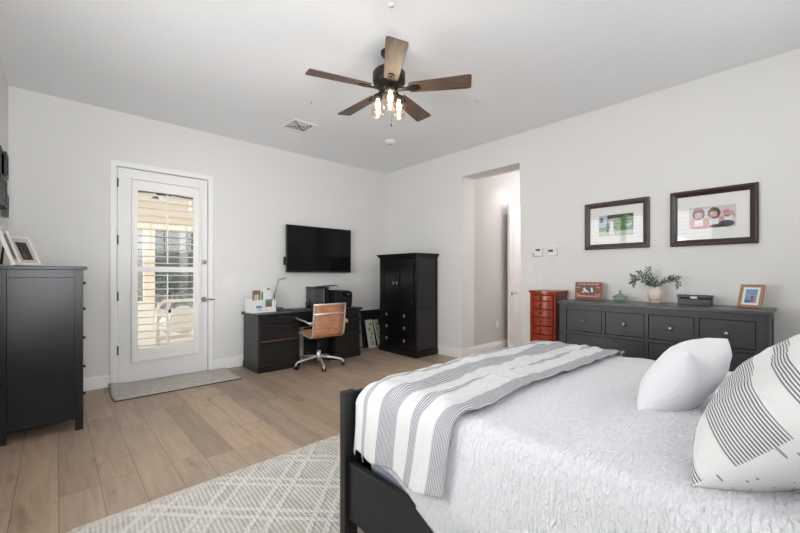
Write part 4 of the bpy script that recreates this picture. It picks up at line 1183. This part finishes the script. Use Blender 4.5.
# ------------------------------------------------------------------ FRAMED PICTURES ON THE RIGHT WALL
espresso = wood('espresso_frame', srgb(50, 36, 32), srgb(70, 52, 46), .3, (6, 6, 30))
espresso2 = wood('walnut_frame', srgb(66, 54, 46), srgb(88, 74, 64), .3, (6, 6, 30))
def wall_frame(label, yc, zc, w, h, fm, photo):
    t = thing('picture_frame', label, 'picture frame', (XR, yc, zc), R(-90), 'framed photographs on the right wall')
    bm = BM(); b = .055
    # mitred moulding
    prof = [(0, 0), (0, -.028), (.008, -.034), (.02, -.036), (.045, -.022), (.05, -.018), (b, -.016), (b, 0)]
    rings = []
    for (o_, y_) in prof:
        rings.append([bm.verts.new(p) for p in ((-w / 2 + o_, y_, -h / 2 + o_), (w / 2 - o_, y_, -h / 2 + o_), (w / 2 - o_, y_, h / 2 - o_), (-w / 2 + o_, y_, h / 2 - o_))])
    for A, B in zip(rings, rings[1:] + rings[:1]):
        for k in range(4): bm.faces.new((A[k], A[(k + 1) % 4], B[(k + 1) % 4], B[k]))
    obj('frame', bm, fm, t, .001)
    box_obj('mount', (-w / 2 + b, w / 2 - b, -.008, -.002, -h / 2 + b, h / 2 - b), M['paper'], t)
    photo(t)
    box_obj('glass_pane', (-w / 2 + b, w / 2 - b, -.0155, -.0135, -h / 2 + b, h / 2 - b), M['pane'], t)
    return t
def ell(bm, cx, cz, rx, rz_, y, mi, rot=0):
    prism(bm, [(cx + rx * cos(q * pi / 9) * cos(rot) - rz_ * sin(q * pi / 9) * sin(rot), cz + rx * cos(q * pi / 9) * sin(rot) + rz_ * sin(q * pi / 9) * cos(rot)) for q in range(18)], 'y', y, y + .0006, mi)
def kids(t):
    ms = [plain('photo_backdrop', srgb(206, 198, 202), .6, vary=.02), plain('photo_skin_tone', srgb(204, 160, 140), .6), plain('photo_hair', srgb(58, 42, 38), .6), plain('photo_white_shirt', srgb(232, 226, 228), .6),
          plain('photo_dark_trousers', srgb(52, 52, 60), .6), plain('photo_rose', srgb(206, 120, 132), .6)]
    bm = BM(); bx(bm, -.165, .165, -.0092, -.008, -.10, .095, 0)
    L = [-.0093 - .0003 * k for k in range(12)]
    for cx, bow_ in ((-.095, True), (.015, False)):
        ell(bm, cx, .032, .046, .052, L[1], 2); ell(bm, cx, .020, .027, .029, L[2], 1)
        ell(bm, cx, -.045, .045, .052, L[1], 3); ell(bm, cx - .045, -.05, .014, .05, L[2], 1); ell(bm, cx + .045, -.05, .013, .05, L[2], 1)
    ell(bm, -.1, .078, .026, .010, L[3], 5); ell(bm, -.08, -.09, .06, .012, L[3], 5)
    ell(bm, .105, .02, .028, .030, L[2], 1); ell(bm, .10, .036, .026, .018, L[3], 5); ell(bm, .11, -.03, .032, .035, L[2], 3); ell(bm, .145, .015, .01, .03, L[3], 1, .4); ell(bm, .075, -.03, .01, .03, L[3], 1)
    ell(bm, .10, -.07, .055, .03, L[4], 4); ell(bm, .04, -.085, .06, .016, L[4], 4)
    obj('photo', bm, ms, t)
def couple(t):
    ms = [plain('photo_green', srgb(86, 122, 66), .6, vary=.55, scale=26), plain('photo_shade', srgb(44, 54, 44), .6, vary=.4, scale=40), plain('photo_skyblue', srgb(168, 186, 204), .6, vary=.2, scale=20), plain('photo_white_dress', srgb(232, 230, 230), .6),
          plain('photo_black_suit', srgb(40, 40, 46), .6), plain('photo_skin_tone_2', srgb(206, 166, 144), .6), plain('photo_path', srgb(190, 198, 176), .6, vary=.2, scale=30)]
    bm = BM(); bx(bm, -.165, .165, -.0092, -.008, -.115, .11, 0)
    L = [-.0093 - .0003 * k for k in range(12)]
    bx(bm, -.165, -.08, L[1], L[0], -.02, .11, 2); bx(bm, -.05, .165, L[1], L[0], .075, .11, 1); bx(bm, -.165, .165, L[1], L[0], -.115, -.06, 6)
    ell(bm, .1, .05, .055, .05, L[2], 0); ell(bm, .12, .01, .03, .04, L[1], 2); ell(bm, -.06, .045, .03, .06, L[1], 1); ell(bm, -.14, .06, .02, .03, L[2], 1)
    ell(bm, -.068, .04, .011, .014, L[3], 5); ell(bm, -.045, .05, .011, .014, L[4], 5)
    ell(bm, -.075, -.02, .02, .055, L[2], 4); ell(bm, -.04, .005, .02, .036, L[3], 3)
    prism(bm, [(-.055, .0), (-.025, .0), (-.012, -.105), (-.068, -.105)], 'y', L[4], L[3], 3)
    obj('photo', bm, ms, t)
wall_frame('dark wood framed photo of three children in a white mount, on the right wall', .603, 1.749, .615, .512, espresso, kids)
wall_frame('brown wood framed photo of a couple under green trees, on the right wall', 1.392, 1.751, .617, .505, espresso2, couple)

# ------------------------------------------------------------------ RUG
bm = BM()
nx, ny = 60, 54
X0, X1, Y0_, Y1_ = .055, 3.25, -.35, 2.37
def rug_pt(i, j):
    x = X0 + (X1 - X0) * i / nx; y = Y0_ + (Y1_ - Y0_) * j / ny
    return x, y + .045 * (x - X0) / 1.55 * (y - Y0_) / (Y1_ - Y0_)
tp = [[bm.verts.new((*rug_pt(i, j), .018)) for j in range(ny + 1)] for i in range(nx + 1)]
bt = [[bm.verts.new((*rug_pt(i, j), .001)) if (i in (0, nx) or j in (0, ny)) else None for j in range(ny + 1)] for i in range(nx + 1)]
for i in range(nx):
    for j in range(ny): bm.faces.new((tp[i][j], tp[i + 1][j], tp[i + 1][j + 1], tp[i][j + 1]))
for i in range(nx):
    for j in (0, ny): bm.faces.new((tp[i][j], tp[i + 1][j], bt[i + 1][j], bt[i][j]))
for j in range(ny):
    for i in (0, nx): bm.faces.new((tp[i][j], tp[i][j + 1], bt[i][j + 1], bt[i][j]))
bm.faces.new([bt[i][0] for i in range(nx)] + [bt[nx][j] for j in range(ny)] + [bt[i][ny] for i in range(nx, 0, -1)] + [bt[0][j] for j in range(ny, 0, -1)])
rug = tag(obj('area_rug', bm, M['rug'], bevel=.0), 'pale grey and white rug with a raised diamond pattern under the bed', 'rug')
bm = BM(); rnd = random.Random(4); y = Y0_ + .01
while y < Y1_ - .005:
    L = rnd.uniform(.05, .08); a = rnd.uniform(-.02, .02)
    tube(bm, [(X0 + .004, y, .010), (X0 - L * .4, y + a * .4, .012), (X0 - L, y + a, .004)], [.004, .0045, .003], 5); y += .012
fr_ = obj('fringe', bm, plain('rug_fringe', srgb(206, 200, 190), .95), rug); fr_['kind'] = 'stuff'

# ------------------------------------------------------------------ BED
RZ = .018
bed = thing('bed', 'black wooden bed frame with low footboard standing on the rug', 'bed', (0, 0, RZ))
BXL, BXR, FY, HY = .966, 2.79, 1.425, -.70
for x0_ in (BXL, BXR - .07): box_obj('footboard_post', (x0_, x0_ + .07, FY, FY + .042, 0, .672), M['bedwood'], bed, .003)
bm = BM(); bx(bm, BXL + .07, BXR - .07, FY + .008, FY + .034, .20, .664); obj('footboard', bm, M['bedwood'], bed, .003)
for x0_ in (BXL, BXR - .07): box_obj('headboard_post', (x0_, x0_ + .07, HY - .042, HY, 0, 1.2), M['bedwood'], bed, .003)
box_obj('headboard', (BXL + .07, BXR - .07, HY - .034, HY - .008, .25, 1.18), M['bedwood'], bed, .003)
for x0_ in (.985, BXR - .06): box_obj('side_rail', (x0_, x0_ + .027, HY, FY, .095, .356), M['bedwood'], bed, .002)
box_obj('slat_base', (1.012, BXR - .06, HY, FY + .008, .26, .29), M['bedwood'], bed)
# mattress
mx0, mx1, my0, my1, mz0, mz1 = 1.05, 2.68, HY + .01, 1.375, .29 + RZ, .70
bm = BM(); bx(bm, mx0, mx1, my0, my1, mz0, mz1)
mtr = obj('mattress', bm, M['ticking'], None, .05, seg=5); tag(mtr, 'mattress with blue-grey ticking sides, showing between the rail and the white quilt', 'mattress')

def fold(t, lo, hi, r):
    """cloth coordinate -> (position, drop)"""
    def one(e):
        if e <= 0: return e, 0.0
        arc = r * pi / 2
        if e < arc: a = e / r; return r * sin(a), r * (1 - cos(a))
        return r, r + (e - arc)
    if t < lo + r: p, d = one(lo + r - t); return lo + r - p, d
    if t > hi - r: p, d = one(t - hi + r); return hi - r + p, d
    return t, 0.0
def sstep(a, b, x):
    t = max(0, min(1, (x - a) / (b - a))); return t * t * (3 - 2 * t)
def drape(name, us, vs, pos, mats):
    bm = BM(); uvl = bm.loops.layers.uv.new('UVMap')
    g = [[bm.verts.new(pos(u, v)[0]) for v in vs] for u in us]
    uvs = [[pos(u, v)[1] for v in vs] for u in us]
    for i in range(len(us) - 1):
        for j in range(len(vs) - 1):
            f = bm.faces.new((g[i][j], g[i + 1][j], g[i + 1][j + 1], g[i][j + 1])); f.smooth = True
            for lp_, (a, b2) in zip(f.loops, ((i, j), (i + 1, j), (i + 1, j + 1), (i, j + 1))): lp_[uvl].uv = uvs[a][b2]
    me = bpy.data.meshes.new(name); bm.to_mesh(me); bm.free()
    for m in mats: me.materials.append(m)
    o = bpy.data.objects.new(name, me); COL.objects.link(o)
    s = o.modifiers.new('solid', 'SOLIDIFY'); s.thickness = .008; s.offset = -1
    return o
def nz(x, y, s, seed=0): return noise.noise(Vector((x * s, y * s, seed)))
ZQ = .728
def lin(a, b, n): return [a + (b - a) * k / n for k in range(n + 1)]
# quilt: u across the bed (x), v along the bed (y)
QL = 1.035; QR = 2.70; QF = 1.392; RQ = .075
def left_drop(y):      # length of cloth past the left edge
    return .335 + .03 * sstep(1.25, .98, y) + .13 * sstep(1.0, .70, y) + .008 * sin(y * 13)
def bulge(y, d):       # the quilt swells out over the rail towards the head
    return min(1, max(0, d - .05) / .25) * .066 * sstep(1.20, .86, y)
def quilt_pos(u, v):
    y, dy = fold(v, -5, QF, RQ)
    if u < 0: t = QL + RQ + u * (left_drop(y) + RQ * .57)
    else: t = QL + RQ + u * (QR - QL - 2 * RQ) if u <= 1 else QR - RQ + (u - 1) * .42
    x, dx = fold(t, QL, QR, RQ)
    d = (dx ** 3 + dy ** 3) ** (1 / 3)
    z = ZQ - d
    top = 1 - min(1, d / .08)
    z += top * (.010 * nz(x, y, 3.1) + .006 * nz(x, y, 8, 3) - .012 * (abs(x - 1.87) / .83) ** 2)
    if dx > RQ * .5 and x < 1.5:
        hang = min(1, (dx - RQ * .5) / .2)
        x += hang * (.005 * sin(y * 23 + 1) + .006 * nz(y, d, 6)) - bulge(y, dx)
        x = min(x, 1.043)
    return (x, y, z), (t, v)
us = lin(-1, 0, 34)[:-1] + lin(0, 1, 90) + lin(1, 2, 14)[1:]
vs = lin(HY + .03, QF - RQ, 110) + lin(QF - RQ, QF - RQ + RQ * 1.57 + .15, 16)[1:]
qo = drape('quilt', us, vs, quilt_pos, [M['quilt']])
tag(qo, 'white puckered quilt covering the bed and hanging over its near side', 'quilt')

# throw blanket across the foot of the bed
def throw_near(x):  # y of its near edge on top
    return .815 + .012 * sin(x * 5.0) + .05 * sstep(1.15, .98, x)
TB = .014
def throw_pos(u, v):
    # u: cloth x ; v in 0..1 from near edge to foot hem
    yn = throw_near(max(1.0, min(2.7, u)))
    far = QF - RQ + RQ * 1.57 + .09
    s = yn + (far - yn) * v
    y, dy = fold(s, -5, QF + TB, RQ + TB)
    if u < QL: u = QL + (u - QL) * (.95 - .13 * sstep(1.2, .85, s) + .03 * sin(s * 21))
    x, dx = fold(u, QL - TB, QR + TB, RQ + TB)
    d = (dx ** 3 + dy ** 3) ** (1 / 3)
    top = 1 - min(1, d / .10)
    z = ZQ + TB - d
    z += top * (.010 * nz(x, y, 3.1) + .006 * nz(x, y, 8, 3) - .012 * (abs(x - 1.87) / .83) ** 2)
    # long soft folds running with the stripes
    f1 = math.exp(-((s - (yn + .165 + .03 * sin(u * 2.4))) / .022) ** 2) * .022 * sstep(2.7, 1.4, u)
    f2 = math.exp(-((s - (yn + .34 + .04 * sin(u * 2 + 1))) / .025) ** 2) * .018 * sstep(2.6, 1.2, u)
    f3 = math.exp(-((s - (yn + .02)) / .02) ** 2) * .008
    wr = .010 * nz(u * .6, s * 3, 4, 9) + .006 * nz(u + s * .5, s, 13, 5)
    z += top * (f1 + f2 + f3 + .004 + abs(wr) * 2.0)
    if dx > .03 and x < 1.5:
        hang = min(1, dx / .3)
        x -= hang * (.012 + .016 * (sin(s * 26 + d * 3) * .5 + .5) + .008 * nz(s, d, 7)) + bulge(y, dx)
        y -= hang * .02 * sin(s * 9)
    if x < 1.5: z += -.0
    return (x, y, z), (u, (s - yn) / (far - yn) * .78)
hem = .33
us2 = lin(QL - TB - hem + .04, QL + RQ, 40)[:-1] + lin(QL + RQ, QR - RQ, 110) + lin(QR - RQ, QR + .3, 20)[1:]
to = drape('throw_blanket', us2, lin(0, 1, 110), throw_pos, [M['throw']])
to.modifiers['solid'].thickness = .005; to.modifiers['solid'].offset = 1
tag(to, 'white throw blanket with grey stripes laid across the foot of the bed', 'blanket')

# ------------------------------------------------------------------ PILLOWS
def pillow(name, label, cat, a, b, h, M4, mats, group=None, n=44, seed=1, sharp=.5):
    """half sizes a (x), b (y), puffed to +-h in z; front is +z. UV in metres, v from -b edge"""
    bm = BM(); uvl = bm.loops.layers.uv.new('UVMap')
    sides = []
    for sgn in (1, -1):
        g = []; uv = []
        for i in range(n + 1):
            row = []; ur = []
            for j in range(n + 1):
                p, q = -1 + 2 * i / n, -1 + 2 * j / n
                p_, q_ = sin(p * pi / 2), sin(q * pi / 2)
                pin = 1 - .09 * (1 - q_ * q_) * abs(p_) ** 3
                pin2 = 1 - .09 * (1 - p_ * p_) * abs(q_) ** 3
                hh = h * max(0, 1 - p_ ** 4) ** .5 * max(0, 1 - q_ ** 4) ** .5 * (.72 + .28 * cos(p_ * 1.2) * cos(q_ * 1.2))
                x, y = a * p_ * pin, b * q_ * pin2
                z = sgn * hh
                if sgn > 0 or True: z += sgn * min(1, hh / h * 1.5) * (.010 * nz(x, y, 9, seed) + .006 * nz(x, y, 22, seed + 3)) + .008 * nz(x, y, 5, seed + 7)
                row.append((x, y, z)); ur.append((x + a, y + b))
            g.append(row); uv.append(ur)
        sides.append((g, uv))
    V0 = [[bm.verts.new(p) for p in r_] for r_ in sides[0][0]]
    V1 = [[V0[i][j] if (i in (0, n) or j in (0, n)) else bm.verts.new(sides[1][0][i][j]) for j in range(n + 1)] for i in range(n + 1)]
    for s, V in ((0, V0), (1, V1)):
        for i in range(n):
            for j in range(n):
                ids = ((i, j), (i + 1, j), (i + 1, j + 1), (i, j + 1))
                if s: ids = ids[::-1]
                f = bm.faces.new([V[q[0]][q[1]] for q in ids]); f.smooth = True
                f.material_index = min(s, len(mats) - 1)
                for lp_, q in zip(f.loops, ids): lp_[uvl].uv = sides[s][1][q[0]][q[1]]
    o = obj(name, bm, mats)
    o.matrix_world = M4
    return tag(o, label, cat, group)
def pose(center, xdir, lean):
    """pillow x along xdir (horizontal); pillow y climbs by lean from horizontal; front normal = x cross y"""
    X = Vector(xdir).normalized(); up = Vector((0, 0, 1))
    Hd = up.cross(X)          # horizontal direction for pillow y
    Yv = (Hd * cos(lean) + up * sin(lean)).normalized(); Zv = X.cross(Yv)
    m = Matrix((X, Yv, Zv)).transposed().to_4x4(); m.translation = center
    return m
# pillow x runs -x (so the pillow's y climbs towards the headboard, -y)
pillow('striped_pillow', 'large white pillow with grey stripes leaning back at the right edge of the bed', 'pillow', .385, .27, .135,
       pose((1.515, -.005, .902), (-1, .0, 0), R(43)), [M['sham'], M['dotted']], seed=2)
pillow('white_pillow', 'small plain white pillow leaning on the striped pillow', 'pillow', .232, .152, .095,
       pose((1.835, .335, .832), (-1, .10, 0), R(58)), [M['cotton']], seed=5)
